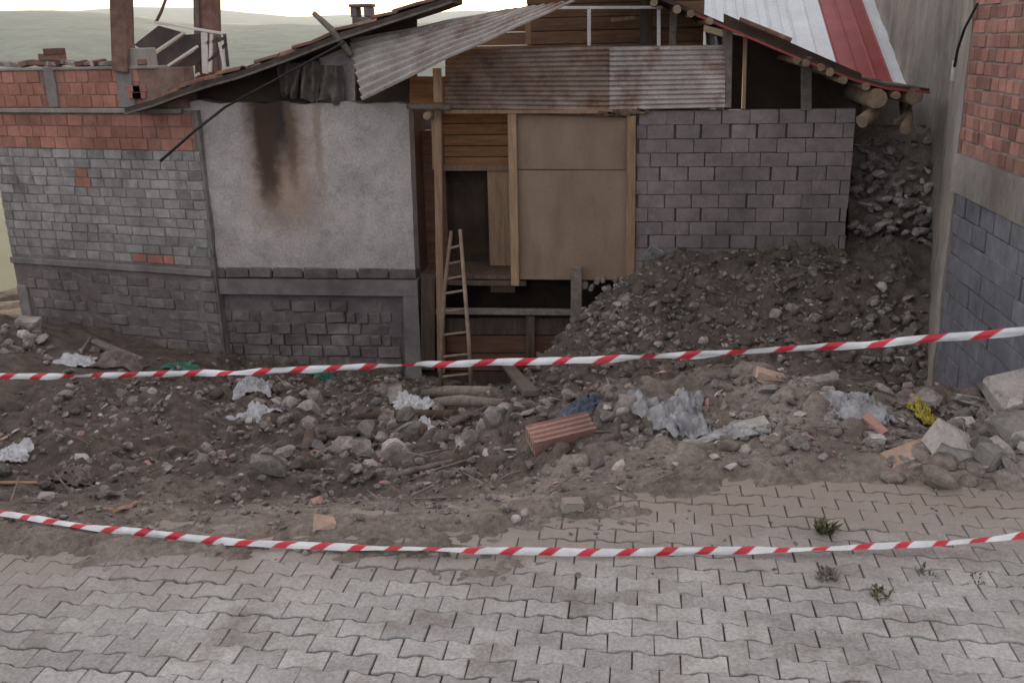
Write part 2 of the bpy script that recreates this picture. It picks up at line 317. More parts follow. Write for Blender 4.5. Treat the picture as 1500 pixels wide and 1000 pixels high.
def dusty(m, a, b):                      # soil washed over the paving, thinning away from the dug edge y = a + b x
    t = m.node_tree; n = t.nodes; l = t.links.new; bs = n['Principled BSDF']; src = bs.inputs['Base Color'].links[0].from_socket
    g = n.new('ShaderNodeNewGeometry'); sx = n.new('ShaderNodeSeparateXYZ'); l(g.outputs['Position'], sx.inputs[0])
    e = n.new('ShaderNodeMath'); e.operation = 'MULTIPLY_ADD'; l(sx.outputs[0], e.inputs[0]); e.inputs[1].default_value = -b; l(sx.outputs[1], e.inputs[2])
    mr = n.new('ShaderNodeMapRange'); mr.inputs[1].default_value = a-1.3; mr.inputs[2].default_value = a+.15; l(e.outputs[0], mr.inputs[0])
    nz = n.new('ShaderNodeTexNoise'); nz.inputs['Scale'].default_value = 2.3; nz.inputs['Detail'].default_value = 9; nz.inputs['Roughness'].default_value = .72; l(g.outputs['Position'], nz.inputs['Vector'])
    ad = n.new('ShaderNodeMath'); ad.operation = 'ADD'; l(mr.outputs[0], ad.inputs[0]); l(nz.outputs[0], ad.inputs[1])
    m2 = n.new('ShaderNodeMapRange'); m2.interpolation_type = 'SMOOTHSTEP'; m2.inputs[1].default_value = .60; m2.inputs[2].default_value = 1.40; m2.inputs[4].default_value = .9; l(ad.outputs[0], m2.inputs[0])
    mx = n.new('ShaderNodeMixRGB'); l(m2.outputs[0], mx.inputs[0]); l(src, mx.inputs[1]); mx.inputs[2].default_value = (.30,.25,.212,1); l(mx.outputs[0], bs.inputs['Base Color'])
_a, _b = atZ(-100,775), atZ(1500,700); _k = (_b.y-_a.y)/(_b.x-_a.x)
dusty(M_paver, _a.y-_k*_a.x, _k); dusty(M_joint, _a.y-_k*_a.x, _k)

# ------------------------------------------------------------------ terrain
YF = 14.0                                              # the facade's plane
bnd = [atZ(x, y) for x, y in ((-250,770),(0,776),(200,787),(330,790),(480,772),(600,768),(750,748),(900,722),(1000,702),(1100,686),(1250,680),(1380,688),(1500,704),(1700,720))]
BX = np.array([p.x for p in bnd]); BY = np.array([p.y for p in bnd])
ctl = [(0,700,5.4),(0,640,7.0),(0,600,8.2),(0,535,10.8),(40,495,12.6),(-150,560,9.5),(-150,640,6.8),(-200,500,12.5),
       (150,710,5.3),(150,640,7.2),(150,580,9.6),(150,530,12.3),(130,508,13.6),
       (300,715,5.3),(300,650,7.2),(300,590,10),(310,535,13.7),
       (450,712,5.45),(450,684,6.3),(450,650,7.7),(450,600,10.3),(450,550,13.7),
       (600,706,5.5),(580,672,6.9),(600,640,8.3),(600,600,10.8),(600,566,13.6),
       (690,680,5.9),(700,640,7.9),(690,600,10.6),(690,580,13.2),(690,570,14.4),(760,575,13.4),(760,565,14.6),
       (760,652,6.1),(780,622,8.4),(790,585,11.5),
       (850,680,5.4),(850,622,6.3),(860,590,8.6),(860,560,10.4),(858,515,11.8),
       (950,670,5.4),(950,606,6.2),(950,580,8.6),(950,556,10.4),
       (1050,650,5.5),(1050,594,6.3),(1050,572,8.8),(1050,545,10.4),
       (1150,630,5.6),(1150,562,6.5),(1160,555,8.6),(1160,540,10.3),
       (1250,640,5.5),(1250,600,6.2),(1250,575,8.5),(1250,560,10.2),
       (1330,620,5.9),(1330,610,6.2),(1330,600,8.0),(1335,590,10.0),
       (1430,640,5.7),(1430,612,6.2),(1430,600,7.4),(1500,600,5.7),(1500,585,6.2),(1560,620,5.4),
       (870,455,13.0),(900,430,13.6),(935,405,13.85),(950,470,12.4),(960,520,11.3),(1000,372,13.85),(1010,430,12.9),(1040,500,11.6),
       (1080,385,13.85),(1100,440,12.7),(1150,376,13.85),(1150,490,11.8),(1240,372,13.85),(1230,430,12.8),(1240,500,11.7),
       (1300,380,13.6),(1320,430,12.9),(1330,510,11.6),(1340,560,10.8)]
P = [(p.x, p.y, p.z) for p in (atY(*c) for c in ctl)]
P += [(p.x, p.y, .015) for p in bnd]
P += [(-12,6,-.3),(-12,10,-1.2),(-12,14,-2.0),(6,4.6,0),(7,6,.1),(7,10,-.5),(-12,4.2,0),(-6,16,-2.3),(0,16,-2.4),(4,16,-1.0),(-12,18,-2.6),(6,18,-2.4),(0,18,-2.6)]
P = np.array(P)
def tps(r2): return np.where(r2 > 1e-12, r2*np.log(np.maximum(r2, 1e-12)), 0)
def solve_rbf(P, lam=.02):
    n = len(P); d = ((P[:,None,:2]-P[None,:,:2])**2).sum(-1); K = tps(d)+lam*np.eye(n)
    Q = np.c_[np.ones(n), P[:,:2]]; A = np.block([[K, Q],[Q.T, np.zeros((3,3))]])
    return np.linalg.solve(A, np.r_[P[:,2], 0,0,0])
Wt = solve_rbf(P)
def axis(a, b, c, d, fine, coarse):
    return np.r_[np.arange(a, b, coarse), np.arange(b, c, fine), np.arange(c, d+coarse, coarse)]
GX = axis(-13, -6.6, 4.2, 8, .032, .3); GY = np.r_[np.arange(2.6, 3.4, .3), np.arange(3.4, 5.4, .02), np.arange(5.4, 14.6, .045), np.arange(14.6, 18.2, .3)]
XX, YY = np.meshgrid(GX, GY)
def fractal(X, Y, sc, oct=4, seed=0.0, ridged=False):
    out = np.zeros(X.size); fx = X.ravel(); fy = Y.ravel()
    for i in range(X.size):
        out[i] = mn.fractal((fx[i]*sc+seed, fy[i]*sc-seed, seed*.7), .8, 2.1, oct)
    return out.reshape(X.shape)
def rbf(X, Y):
    o = np.zeros(X.shape)
    for i in range(len(P)): o += Wt[i]*tps((X-P[i,0])**2+(Y-P[i,1])**2)
    n = len(P); return o+Wt[n]+Wt[n+1]*X+Wt[n+2]*Y
ZR = rbf(XX, YY)
N1 = fractal(XX, YY, 1.3, 5, 3.1); N2 = fractal(XX, YY, 5.5, 4, 9.2)
YB = np.interp(XX, BX, BY)+N1*.10
N3 = fractal(XX, YY, 17, 3, 5.5); N4 = np.random.RandomState(3).randn(*XX.shape)
sp = sm(-.36, .10, YY-YB+N3*.05+N2*.10)
ZZ = -.035*(1-sp)+(np.where(YY < YB+.5, np.maximum(ZR, -.25*np.maximum(YY-YB, 0)), ZR)+.022)*sp
rough = sm(0, 1.5, YY-YB)
N0 = 1-np.abs(fractal(XX, YY, .9, 4, 12.7))*2
ZZ += N0*.12*sm(.8, 2.6, YY-YB)
ZZ += N1*(.006+.10*rough)+N2*(.008+.052*rough)+N3*(.010+.02*rough)+N4*(.0028+.002*rough)*np.where(YY < 5.4, 1, 0)
# thin tongues of washed-out soil on the paving
for px, py, rx, ry, hh in ((640,806,.8,.2,.025),(700,846,.4,.1,.018),(240,800,.2,.09,.034),(850,762,.5,.15,.026)):
    c = atZ(px, py); ZZ += hh*np.exp(-(((XX-c.x)/rx)**2+((YY-c.y)/ry)**2))*(1-sp)*(1+.9*N3+.7*N2)
def hgt(x, y):
    i = np.clip(np.searchsorted(GX, x)-1, 0, len(GX)-2); j = np.clip(np.searchsorted(GY, y)-1, 0, len(GY)-2)
    u = (x-GX[i])/(GX[i+1]-GX[i]); v = (y-GY[j])/(GY[j+1]-GY[j])
    u = min(max(u, 0), 1); v = min(max(v, 0), 1)
    return float(ZZ[j,i]*(1-u)*(1-v)+ZZ[j,i+1]*u*(1-v)+ZZ[j+1,i]*(1-u)*v+ZZ[j+1,i+1]*u*v)
def gz(x, y):
    z = hgt(x, y); return max(z, 0.0) if y < np.interp(x, BX, BY)+.2 else z
def on_ground(px, py):                                  # march the line of sight down to the soil
    d = ray(px, py); d = d/d.length; t = 2.5
    while t < 20:
        p = CAM+d*t
        if p.z <= gz(p.x, p.y): return p
        t += .02
    return atZ(px, py)
nx, ny = len(GX), len(GY)
me = bpy.data.meshes.new('ground')
idx = np.arange(nx*ny).reshape(ny, nx)
me.from_pydata(np.c_[XX.ravel(), YY.ravel(), ZZ.ravel()].tolist(), [], np.stack([idx[:-1,:-1], idx[:-1,1:], idx[1:,1:], idx[1:,:-1]], -1).reshape(-1,4).tolist())
me.polygons.foreach_set('use_smooth', [True]*len(me.polygons))
ground = kind(link('ground', me, M_dirt), 'structure')

# far land: valley and the hills across it
rs = np.r_[np.linspace(20, 200, 8), np.linspace(280, 1800, 14), np.linspace(1900, 3400, 26), np.linspace(3600, 6500, 16)]
az = np.linspace(-math.pi, math.pi, 361)
rows = []
for r in rs:
    row = []
    for a in az:
        x, y = math.sin(a)*r, math.cos(a)*r
        pxa = 750+F*math.tan(max(-1.2, min(1.2, a+YAW)))
        crest = np.interp(pxa, [-900,-300,0,130,220,320,420,560,800,1600], [70,95,94,98,88,62,56,52,60,90]) if abs(a) < 1.4 else 85
        far = np.interp(pxa, [-600,0,150,240,330,450,700], [120,140,150,170,160,110,120]) if abs(a) < 1.4 else 130
        n1 = mn.fractal((x*.0016, y*.0016, 1.3), .9, 2.1, 5); n2 = mn.fractal((x*.006, y*.006, 7.3), .9, 2.1, 4)
        if r < 1200: z = -8-60*min(1, (r-20)/600)+n1*6*min(1, r/400)
        else:
            t = min(1, max(0, (r-1200)/1500)); t = t*t*(3-2*t)
            z = -68+(crest+70)*t
            if r > 2700: z -= 60*min(1, (r-2700)/700)
            if r > 3600: z += (far-crest+90)*min(1, (r-3600)/1600)
            z += (n1*10+n2*4)*min(1, (r-1200)/500)
        row.append((x, y, z))
    rows.append(row)
mb = MB(); mb.grid(rows); kind(build(mb, 'hills', M_hill), 'structure')

# ------------------------------------------------------------------ road of interlocking pavers
PL, PH, AMP = .184, .108, .0085
def paver_mesh(k):
    random.seed(100+k)
    g = .0040+.0014*(k%3)
    top = [(-PL/2+g/2, PH/2+AMP-g/2), (-PL/4-.017, PH/2+AMP-g/2), (-PL/4+.017, PH/2-AMP-g/2), (PL/4-.017, PH/2-AMP-g/2), (PL/4+.017, PH/2+AMP-g/2), (PL/2-g/2, PH/2+AMP-g/2)]
    poly = top+[(x, -y) for x, y in reversed(top)]
    poly = [(x+rnd(-.0022,.0022), y+rnd(-.0022,.0022)) for x, y in poly]
    n = len(poly); ins = [(x*.972, y*.965) for x, y in poly]
    mb = MB()
    vs = [(x, y, 0+rnd(-.0008,.0008)) for x, y in ins]+[(x, y, -.0035) for x, y in poly]+[(x, y, -.05) for x, y in poly]
    fs = [tuple(range(n))]+[(i, n+i, n+(i+1)%n, (i+1)%n) for i in range(n)]+[(n+i, 2*n+i, 2*n+(i+1)%n, n+(i+1)%n) for i in range(n)]
    mb.add(vs, fs); me = mb.mesh('paver'); me.materials.append(M_paver); return me
PM = [paver_mesh(k) for k in range(10)]
random.seed(11)
mb = MB()
rx = np.linspace(-14, 9, 24)
mb.grid([[(x, -8+(np.interp(x, BX, BY)+.10+8)*t, -.014) for x in np.linspace(-14, 9, 93)] for t in np.linspace(0, 1, 14)], False)
road = kind(build(mb, 'road', M_joint), 'structure')
pv = []
for j in range(-8, 40):
    y = 2.0+j*PH
    for i in range(-48, 40):
        x = (i+.5*(j & 1))*PL+.013*math.sin(j*.9)
        yy = y+.010*math.sin(x*1.7+1)+.006*math.sin(x*4+j)
        if yy > np.interp(x, BX, BY)+.12 or yy > 4.85: continue
        if min(hgt(x, yy), hgt(x-.1, yy), hgt(x+.1, yy), hgt(x, yy-.08)) > .02: continue
        px, py = project((x, yy, 0))
        if not (-900 < px < 2600 and py < 1700): continue
        vis = -40 < px < 1540 and py < 1030
        size = 1/((Vector((x, yy, 0))-CAM).length)
        pv.append((not vis, -size, x, yy))
pv.sort(); far_v = MB()
for k, (nv, s_, x, y) in enumerate(pv):
    dz = rnd(-.004, .003)+.008*mn.noise((x*.8, y*.8, 0)); rot = (rnd(-.02,.02), rnd(-.018,.018), rnd(-.02,.02))
    if k < 300: link('paver', PM[k%10], None, road, (x, y, dz), rot)
    else:
        m = Matrix.Translation((x, y, dz)) @ Matrix.Rotation(rot[2], 4, 'Z') @ Matrix.Rotation(rot[0], 4, 'X')
        q = PM[k%10]; far_v.add([m @ v.co for v in q.vertices], [tuple(p.vertices) for p in q.polygons])
kind(build(far_v, 'paver_field', M_paver, road), 'stuff')

# ------------------------------------------------------------------ shared building pieces
random.seed(21)
def slab(mb, q, nx, nz, depth, amp=.012, topj=0.0, sc=2.5, seed=0):
    """wall slab: q = bottom-left, bottom-right, top-right, top-left of the front face, pushed back by depth (vector)"""
    a, b, c, d = [Vector(p) for p in q]; dv = Vector(depth); nrm = -dv.normalized(); fr = []; bk = []
    for j in range(nz+1):
        r1 = []; r2 = []
        for i in range(nx+1):
            u, v = i/nx, j/nz
            p = (a*(1-u)+b*u)*(1-v)+(d*(1-u)+c*u)*v
            if topj and j == nz: p = p+Vector((0,0,topj*mn.noise((p.x*3.1+seed, seed, 1))))
            e = 0 if amp == 0 else amp*(mn.fractal((p.x*sc+seed, p.y*sc, p.z*sc), .8, 2.1, 4))
            r1.append(p+nrm*e); r2.append(p+dv)
        fr.append(r1); bk.append(r2)
    mb.grid(fr, True); mb.grid(bk, False)
    mb.grid([fr[0], bk[0]], False); mb.grid([fr[-1], bk[-1]], False)
    mb.grid([[r[0] for r in fr], [r[0] for r in bk]], False); mb.grid([[r[-1] for r in fr], [r[-1] for r in bk]], False)

BRK = {}
def brick_mesh(key, dims, m, ch=.008, jit=.004, hollow=False, n=5):
    if key in BRK: return BRK[key]
    out = []
    for k in range(n):
        mb = MB(); vs, fs = chbox(dims, ch)
        vs = [tuple(c+rnd(-jit, jit) for c in v) for v in vs]
        mb.add(vs, fs); me = mb.mesh(key); me.materials.append(m); out.append(me)
    BRK[key] = out; return out
def lay(parent, name, key, m, p0, d, nout, rows, u0, u1, Lp, depth, gap=.012, dj=.006, alt=None, skip=None, ragged=.0, zslope=0.0, ch=.008, jit=.004, wvar=0.0, openj=0.0):
    p0 = Vector(p0); d = Vector(d).normalized(); no = Vector(nout).normalized(); ang = math.atan2(d.y, d.x)
    for j, (z0, h) in enumerate(rows):
        off = (.5 if j & 1 else 0)*Lp+rnd(-.07, .07)*Lp*ragged*3
        u = u0-off
        while u < u1-.02:
            Lq = Lp*(1+rnd(-wvar, wvar))
            a, b = max(u, u0), min(u+Lq, u1); u += Lq
            if b-a < .05: continue
            if skip and skip(j, (a+b)/2): continue
            mm = m; kk = key
            if alt:
                r = alt(j, (a+b)/2)
                if r: kk, mm = r
            nom = (Lp-gap, depth, h-gap)
            ms = brick_mesh(kk+'%.3f_%.3f' % (h, Lp), nom, mm, ch, jit)
            w = (b-a-gap*rnd(.7, 1.5)-(rnd(.015,.05) if random.random() < openj else 0))
            c = p0+d*((a+b)/2)-no*(depth/2-rnd(-dj, dj)); z = z0+h/2+zslope*(a+b)/2+rnd(-.003, .003)
            link(name, random.choice(ms), None, parent, (c.x, c.y, z), (rnd(-.008,.008), rnd(-.012,.012), ang+rnd(-.012,.012)), (w/nom[0], 1, 1))
def rows_between(zt, zb, n): h = (zt-zb)/n; return [(zb+h*k, h) for k in range(n)]
def A(px, py, Y=YF): return atY(px, py, Y)

# ================================================================== the damaged house
house = empty('damaged_house', 'damaged low house with stained plaster wall, broken tin roof and boarded doorway', 'house', (A(600,540).x, YF+.3, A(600,560).z))
HP = house.location.copy()
def hp(mb, name, m, parent=None):        # a part of the house, kept at its world place
    o = build(mb, name, m, parent or house)
    if parent is None: o.location = -HP
    return o
mb = MB(); slab(mb, (A(288,396), A(608,399), A(598,152), A(262,150)), 60, 44, (0,.3,0), .022, .07, 2.2, 3); hp(mb, 'plaster_wall', M_plaster)
# masonry course and lintel beam under the plaster
def rows_part(name): o = link(name, None, None, house); o.location = -HP; return o
zt, zb = A(450,392).z, A(450,408).z
mb = MB(); slab(mb, (A(288,409,14.06), A(610,411,14.06), A(608,396,14.06), A(288,394,14.06)), 2, 1, (0,.25,0), 0); mc = hp(mb, 'masonry_course', M_mortar)
lay(mc, 'stone', 'cst', M_oldst, (A(288,400,13.975).x, 13.975, 0), (1,0,0), (0,-1,0), [(zb+.005, zt-zb)], 0, A(608,400).x-A(288,400).x, .42, .2, .014, .015, ch=.015, jit=.010, wvar=.4)
mb = MB(); slab(mb, (A(290,430,13.96), A(612,434,13.96), A(611,411,13.96), A(289,408,13.96)), 30, 4, (0,.32,0), .012, 0, 3, 9); hp(mb, 'lintel_beam', M_conc)
for (x0, x1, x2, x3, yb) in ((291,318,319,346,566), (590,612,596,620,600)):
    mb = MB(); slab(mb, (A(x2,yb,13.97), A(x3,yb,13.97), A(x1,433,13.97), A(x0,432,13.97)), 4, 14, (0,.3,0), .014, 0, 3, x0); hp(mb, 'concrete_post', M_conc)
mb = MB(); slab(mb, (A(318,600,14.075), A(604,610,14.075), A(596,430,14.075), A(312,430,14.075)), 12, 8, (0,.2,0), .03, 0, 3, 5); inf = hp(mb, 'infill_wall', M_mortarb)
xl, xr = A(322,500,14.04).x, A(588,500,14.04).x
zt, zb = A(450,440,14.04).z, A(450,585,14.04).z
lay(inf, 'stone', 'inst', M_oldst, (xl, 14.04, 0), (1,0,0), (0,-1,0), rows_between(zt, zb, 9), 0, xr-xl, .31, .12, .016, .022, skip=lambda j, u: (j == 8 and random.random() < .12) or (j > 4 and u > xr-xl-.16 and random.random() < .6), ragged=1, ch=.016, jit=.017, wvar=.5)
# --- doorway bay
XL = A(605,300).x
mb = MB(); mb.box((XL-.04, 14.3+.45, -.6), (.06, .88, 4.2)); hp(mb, 'porch_side_wall', M_woodr)
YD = 14.85
z0, z1 = A(690,246,YD).z, A(690,158,YD).z-.0
pw = rows_part('plank_wall')
mb = MB(); mb.box(((A(632,200,YD).x+A(768,200,YD).x)/2, YD+.09, (z0+z1)/2+.06), (A(768,200,YD).x-A(632,200,YD).x, .03, z1-z0+.1)); build(mb, 'backing', M_inshade, pw)  # added dark panel, stops light showing between the planks
nb = 6; hh = (z1-z0+.1)/nb
xa, xb = A(632,200,YD).x, A(768,200,YD).x
for k in range(nb):
    mb = MB(); mb.box(((xa+xb)/2, YD+.03+rnd(-.004,.004), z0+hh*(k+.5)), (xb-xa, .05, hh-.012), None, .004); o = build(mb, 'plank', M_woodx, pw)
mb = MB(); mb.span(A(650,246,YD-.04), A(750,246,YD-.04), .06, .09, (0,0,1), .006); hp(mb, 'door_head', M_wood)
mb = MB(); mb.box(((A(716,320,YD).x+A(752,320,YD).x)/2, YD, (z0+A(716,410,YD).z)/2-.1), (A(752,320,YD).x-A(716,320,YD).x, .05, z0-A(716,410,YD).z+.2), None, .004); hp(mb, 'door_frame', M_wood)
mb = MB(); mb.box((A(684,320,YD).x, YD+.28, (z0+A(684,410,YD).z)/2), (1.0, .04, 2.0), None, .004); dl = hp(mb, 'door', M_inshade)  # dark leaf standing in for the unlit open doorway
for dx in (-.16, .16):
    mb = MB(); mb.box((A(684,320,YD).x+dx, YD+.252, (z0+A(684,410,YD).z)/2+.05), (.2, .016, 1.2), None, .004); build(mb, 'door_panel', M_inshade, dl)
mb = MB(); mb.box((A(640,320,YD).x-.08, YD+.02, -.3), (.5, .05, 2.6), None, .004); hp(mb, 'porch_back_boards', M_woodr)
zf = A(690,404,14.1).z
mb = MB(); mb.box(((XL+A(932,400).x)/2, 14.85, zf-.03), (A(932,400).x-XL, 1.45, .06), None, .006); hp(mb, 'porch_floor', M_woodd)
mb = MB(); mb.span((XL+.18, 14.06, zf-.10), (A(770,410).x, 14.06, zf-.10), .08, .07, (0,0,1), .006); hp(mb, 'floor_edge_beam', M_woodd)
mb = MB(); mb.span(A(647,545,14.0), A(641,152,14.0), .115, .10, (0,1,0), .008); hp(mb, 'timber_post', M_wood)
mb = MB(); mb.span(A(755,418,13.97), A(750,162,13.97), .125, .07, (0,1,0), .006); hp(mb, 'timber_post', M_wood)
mb = MB(); mb.span(A(923,425,13.96), A(925,170,13.96), .13, .07, (0,1,0), .006); hp(mb, 'timber_post', M_wood)
mb = MB(); mb.span(A(843,560,13.86), A(845,390,13.86), .165, .12, (0,1,0), .012); hp(mb, 'timber_post', M_woodg)
mb = MB(); mb.span(A(636,248,14.0), A(634,165,14.0), .045, .03, (0,1,0), .004); hp(mb, 'batten', M_wood)
bp = rows_part('boarding')
for y0, y1, e in ((409,249.5,0), (247.5,168,.012)):
    mb = MB(); slab(mb, (A(756,y0,14.03-e), A(920,y0+1,14.03-e), A(921,y1,14.03-e), A(755,y1,14.03-e)), 10, 8, (0,.02,0), .006, 0, 1.1, y0); build(mb, 'board', M_panel, bp)
mb = MB(); mb.span(A(655,160,13.99), A(935,168,13.99), .06, .08, (0,0,1), .006); hp(mb, 'head_beam', M_woodd)
mb = MB()
for k in range(9):
    p = A(885+k*7, 163+rnd(-2,5), 13.93); mb.span(p+Vector((-.08,0,rnd(-.03,.03))), p+Vector((.1,0,rnd(-.03,.03))), .03, .03, (0,0,1))
hp(mb, 'splintered_lath', M_woodd)
# undercroft below the porch floor
mb = MB(); mb.box(((XL+A(935,400).x)/2, 15.35, zf-1.0), (A(935,400).x-XL+.3, .06, 2.1)); hp(mb, 'undercroft_wall', M_inshade)
mb = MB(); mb.span(A(622,455,14.04), A(838,457,14.04), .125, .08, (0,0,1), .008); hp(mb, 'cross_beam', M_woodg)
mb = MB(); mb.span(A(777,462,14.05), A(777,560,14.05), .14, .05, (0,1,0), .006); hp(mb, 'stud', M_woodd)
lb = rows_part('lower_boarding')
for k in range(4):
    za, zb_ = 466+k*26, 490+k*26
    mb = MB(); slab(mb, (A(612,zb_,14.14), A(840,zb_,14.14), A(840,za,14.14), A(612,za,14.14)), 8, 1, (0,.03,0), .012, 0, 2, k); build(mb, 'board', M_woodr if k in (1,2) else M_woodd, lb)
mb = MB(); mb.span(A(628,405,14.0), A(628,540,14.0), .22, .12, (0,1,0), .01); hp(mb, 'stud', M_woodd)
mb = MB()
for k in range(7):
    p = A(856+k*9, 415+rnd(-8,14), 13.9); mb.tube([p, p+Vector((rnd(-.1,.1), .5, rnd(-.05,.05)))], rnd(.03,.055), 7)
hp(mb, 'joist_ends', M_woodg)
# --- block wall right of the doorway
x0, x1 = A(931,270).x, A(1246,262).x
zt = A(1090,161).z; hb = .197; nr = 13
mb = MB(); mb.box(((x0+x1)/2, 14.05+.1, zt-nr*hb/2-.02), (x1-x0-.02, .2, nr*hb)); bw = hp(mb, 'block_wall', M_mortarb)
lay(bw, 'block', 'hblk', M_block, (x0, 13.99, 0), (1,0,0), (0,-1,0), [(zt-hb*(k+1), hb) for k in range(nr)], 0, x1-x0, .385, .15, .007, .004, ragged=.8, ch=.006, jit=.004, openj=.16)
# --- gable: tin cladding, open attic, timber
def corrugated(mb, a, b, c, d, n, amp, m=3, warp=.0, axis='u', seed=0, thick=.004):
    """a-b along the ribs, a-d across them; n ribs"""
    a, b, c, d = [Vector(p) for p in (a,b,c,d)]; nrm = (b-a).cross(d-a).normalized(); rows = []; ns = n*8
    for j in range(ns+1):
        v = j/ns; r = []
        for i in range(m+1):
            u = i/m; p = (a*(1-u)+b*u)*(1-v)+(d*(1-u)+c*u)*v
            r.append(p+nrm*(amp*math.sin(2*math.pi*n*v)+warp*mn.noise((p.x*1.3+seed, p.z*1.7, seed))))
        rows.append(r)
    mb.grid(rows, True); mb.grid([[p-nrm*thick for p in r] for r in rows], True)
clad = rows_part('tin_cladding')
mb = MB(); corrugated(mb, A(652,159,13.955), A(900,163,13.955), A(900,66,13.955), A(652,74,13.955), 13, .014, 14, .03, seed=2); build(mb, 'tin_sheet', M_rustflare, clad)
mb = MB(); corrugated(mb, A(893,162,13.93), A(1062,158,13.93), A(1062,66,13.93), A(893,68,13.93), 13, .014, 12, .03, seed=6); build(mb, 'tin_sheet', M_zinc, clad)
mb = MB(); mb.span(A(650,164,13.94), A(945,164,13.94), .04, .05, (0,0,1), .004); hp(mb, 'cladding_batten', M_wood)
for (xa, ya, xb, yb, w, Y, m) in ((1064,158,1066,40,.13,13.98,M_woodg),(1089,160,1092,48,.05,14.0,M_wood),(1181,162,1181,84,.14,14.02,M_woodg),(946,70,946,-8,.17,14.5,M_woodd),(985,70,987,8,.10,14.3,M_woodg),(774,66,774,30,.08,14.2,M_wood)):
    mb = MB(); mb.span(A(xa,ya,Y), A(xb,yb,Y), w, .09, (0,1,0), .008); hp(mb, 'gable_post', m)
wf = rows_part('attic_window_frame')
for (xa, ya, xb, yb) in ((863,68,863,14),(965,68,965,14),(780,12,970,11)):
    mb = MB(); mb.span(A(xa,ya,14.08), A(xb,yb,14.08), .05, .04, (0,1,0) if xa==xb else (0,0,1), .004); build(mb, 'frame_bar', M_white, wf)
mb = MB(); mb.span(A(895,30,14.7), A(930,26,14.7), .05, .05); hp(mb, 'hanging_stick', M_wood)
ab = rows_part('attic_boards')
mb = MB(); mb.box((A(900,60,15.86).x, 15.86, A(900,60,15.86).z), (A(1030,60,15.86).x-A(772,60,15.86).x-.02, .03, 3.0)); build(mb, 'backing', M_inshade, ab)  # dark panel added to keep sky light out of the board gaps
for k in range(13):
    zc = A(830,160,15.8).z+.1+k*.2
    mb = MB(); xl_ = A(772 if zc > A(730,26,15.8).z else 668, 60, 15.8).x; xr_ = A(1030,60,15.8).x
    mb.box(((xl_+xr_)/2, 15.8+rnd(-.01,.01), zc), (xr_-xl_, .03, .188), None, .003); build(mb, 'board', M_attic, ab)
mb = MB(); slab(mb, (A(1060,170,15.1), A(1262,170,15.1), A(1262,108,15.1), A(1060,20,15.1)), 4, 4, (0,.05,0), .01); hp(mb, 'attic_back_wall', M_inshade)
mb = MB(); slab(mb, (A(262,160,14.28), A(610,160,14.28), A(610,20,14.28), A(262,128,14.28)), 10, 6, (0,.06,0), .02); hp(mb, 'gable_infill', M_inshade)
mb = MB(); slab(mb, (A(468,152,14.16), A(520,152,14.16), A(520,66,14.16), A(468,84,14.16)), 6, 6, (0,.08,0), .02, .05); hp(mb, 'gable_plaster', M_plaster)
mb = MB(); slab(mb, (A(600,160,14.24), A(658,160,14.24), A(658,112,14.24), A(600,112,14.24)), 6, 6, (0,.04,0), .01); hp(mb, 'gable_board', M_woodx)
# --- body behind
for (cx, cy, sx, sy, m, nm) in ((A(264,300).x+.2, 16.7, .3, 4.9, M_oldst, 'side_wall'), (x1-.12, 16.6, .22, 4.9, M_oldst, 'side_wall'), ((A(264,300).x+x1)/2, 19.1, x1-A(264,300).x+.1, .3, M_oldst, 'back_wall')):
    mb = MB(); mb.box((cx, cy, -.9), (sx, sy, 4.2)); hp(mb, nm, m)
# --- roof
roof = rows_part('roof')
def deck(pts, Y0, Y1, th):
    mb = MB(); top = [A(px, py, Y0) for px, py in pts]
    f = top; bk = [Vector((p.x, Y1, p.z)) for p in top]; dn = Vector((0,0,-th))
    mb.grid([f, bk], False); mb.grid([[p+dn for p in f], [p+dn for p in bk]], False); mb.grid([f, [p+dn for p in f]], False); mb.grid([bk, [p+dn for p in bk]], False)
    mb.grid([[f[0], bk[0]], [f[0]+dn, bk[0]+dn]], False); mb.grid([[f[-1], bk[-1]], [f[-1]+dn, bk[-1]+dn]], False)
    return mb
LV = [(182,158),(225,146),(262,132),(310,116),(350,105),(420,80),(500,48),(560,28),(640,2),(662,-6)]
RV = [(838,-66),(930,-24),(1010,12),(1090,46),(1170,80),(1250,111),(1300,124),(1362,130)]
build(deck(LV[:7], 13.7, 19.2, .09), 'roof_deck', M_roofd, roof)
build(deck(LV[6:], 13.7, 14.5, .09), 'roof_deck', M_roofd, roof)
build(deck(RV, 13.65, 19.2, .06), 'roof_deck', M_roofd, roof)
def along(pts, Y, step):
    q = [A(x, y, Y) for x, y in pts]; out = []; acc = 0
    for a, b in zip(q, q[1:]):
        l = (b-a).length; t = -acc
        while t+step <= l: t += step; out.append((a+(b-a)*(t/l), (b-a).normalized()))
        acc = l-t
    return out
def tile_mesh():
    mb = MB(); rows = []
    for i in range(2):
        rows.append([(-.2+.4*i, .11*math.cos(t), .055*math.sin(t)) for t in np.linspace(0, math.pi, 7)])
    mb.grid(rows, True); mb.grid([[(x*.99, y*.86, z*.8-.006) for x, y, z in r] for r in rows], True)
    mb.grid([rows[0], [(x*.99, y*.86, z*.8-.006) for x, y, z in rows[0]]], False); mb.grid([rows[1], [(x*.99, y*.86, z*.8-.006) for x, y, z in rows[1]]], False)
    me = mb.mesh('roof_tile'); me.materials.append(M_tile); return me
TM = tile_mesh()
for Yt in (13.82, 14.05, 14.3):
    for p, d in along(LV[1:], 13.7, .31):
        if random.random() < .12: continue
        link('roof_tile', TM, None, roof, (p.x, Yt+rnd(-.03,.03), p.z+rnd(.0,.035)), (rnd(-.1,.1), -math.asin(d.z)+rnd(-.07,.12), rnd(-.12,.12)))
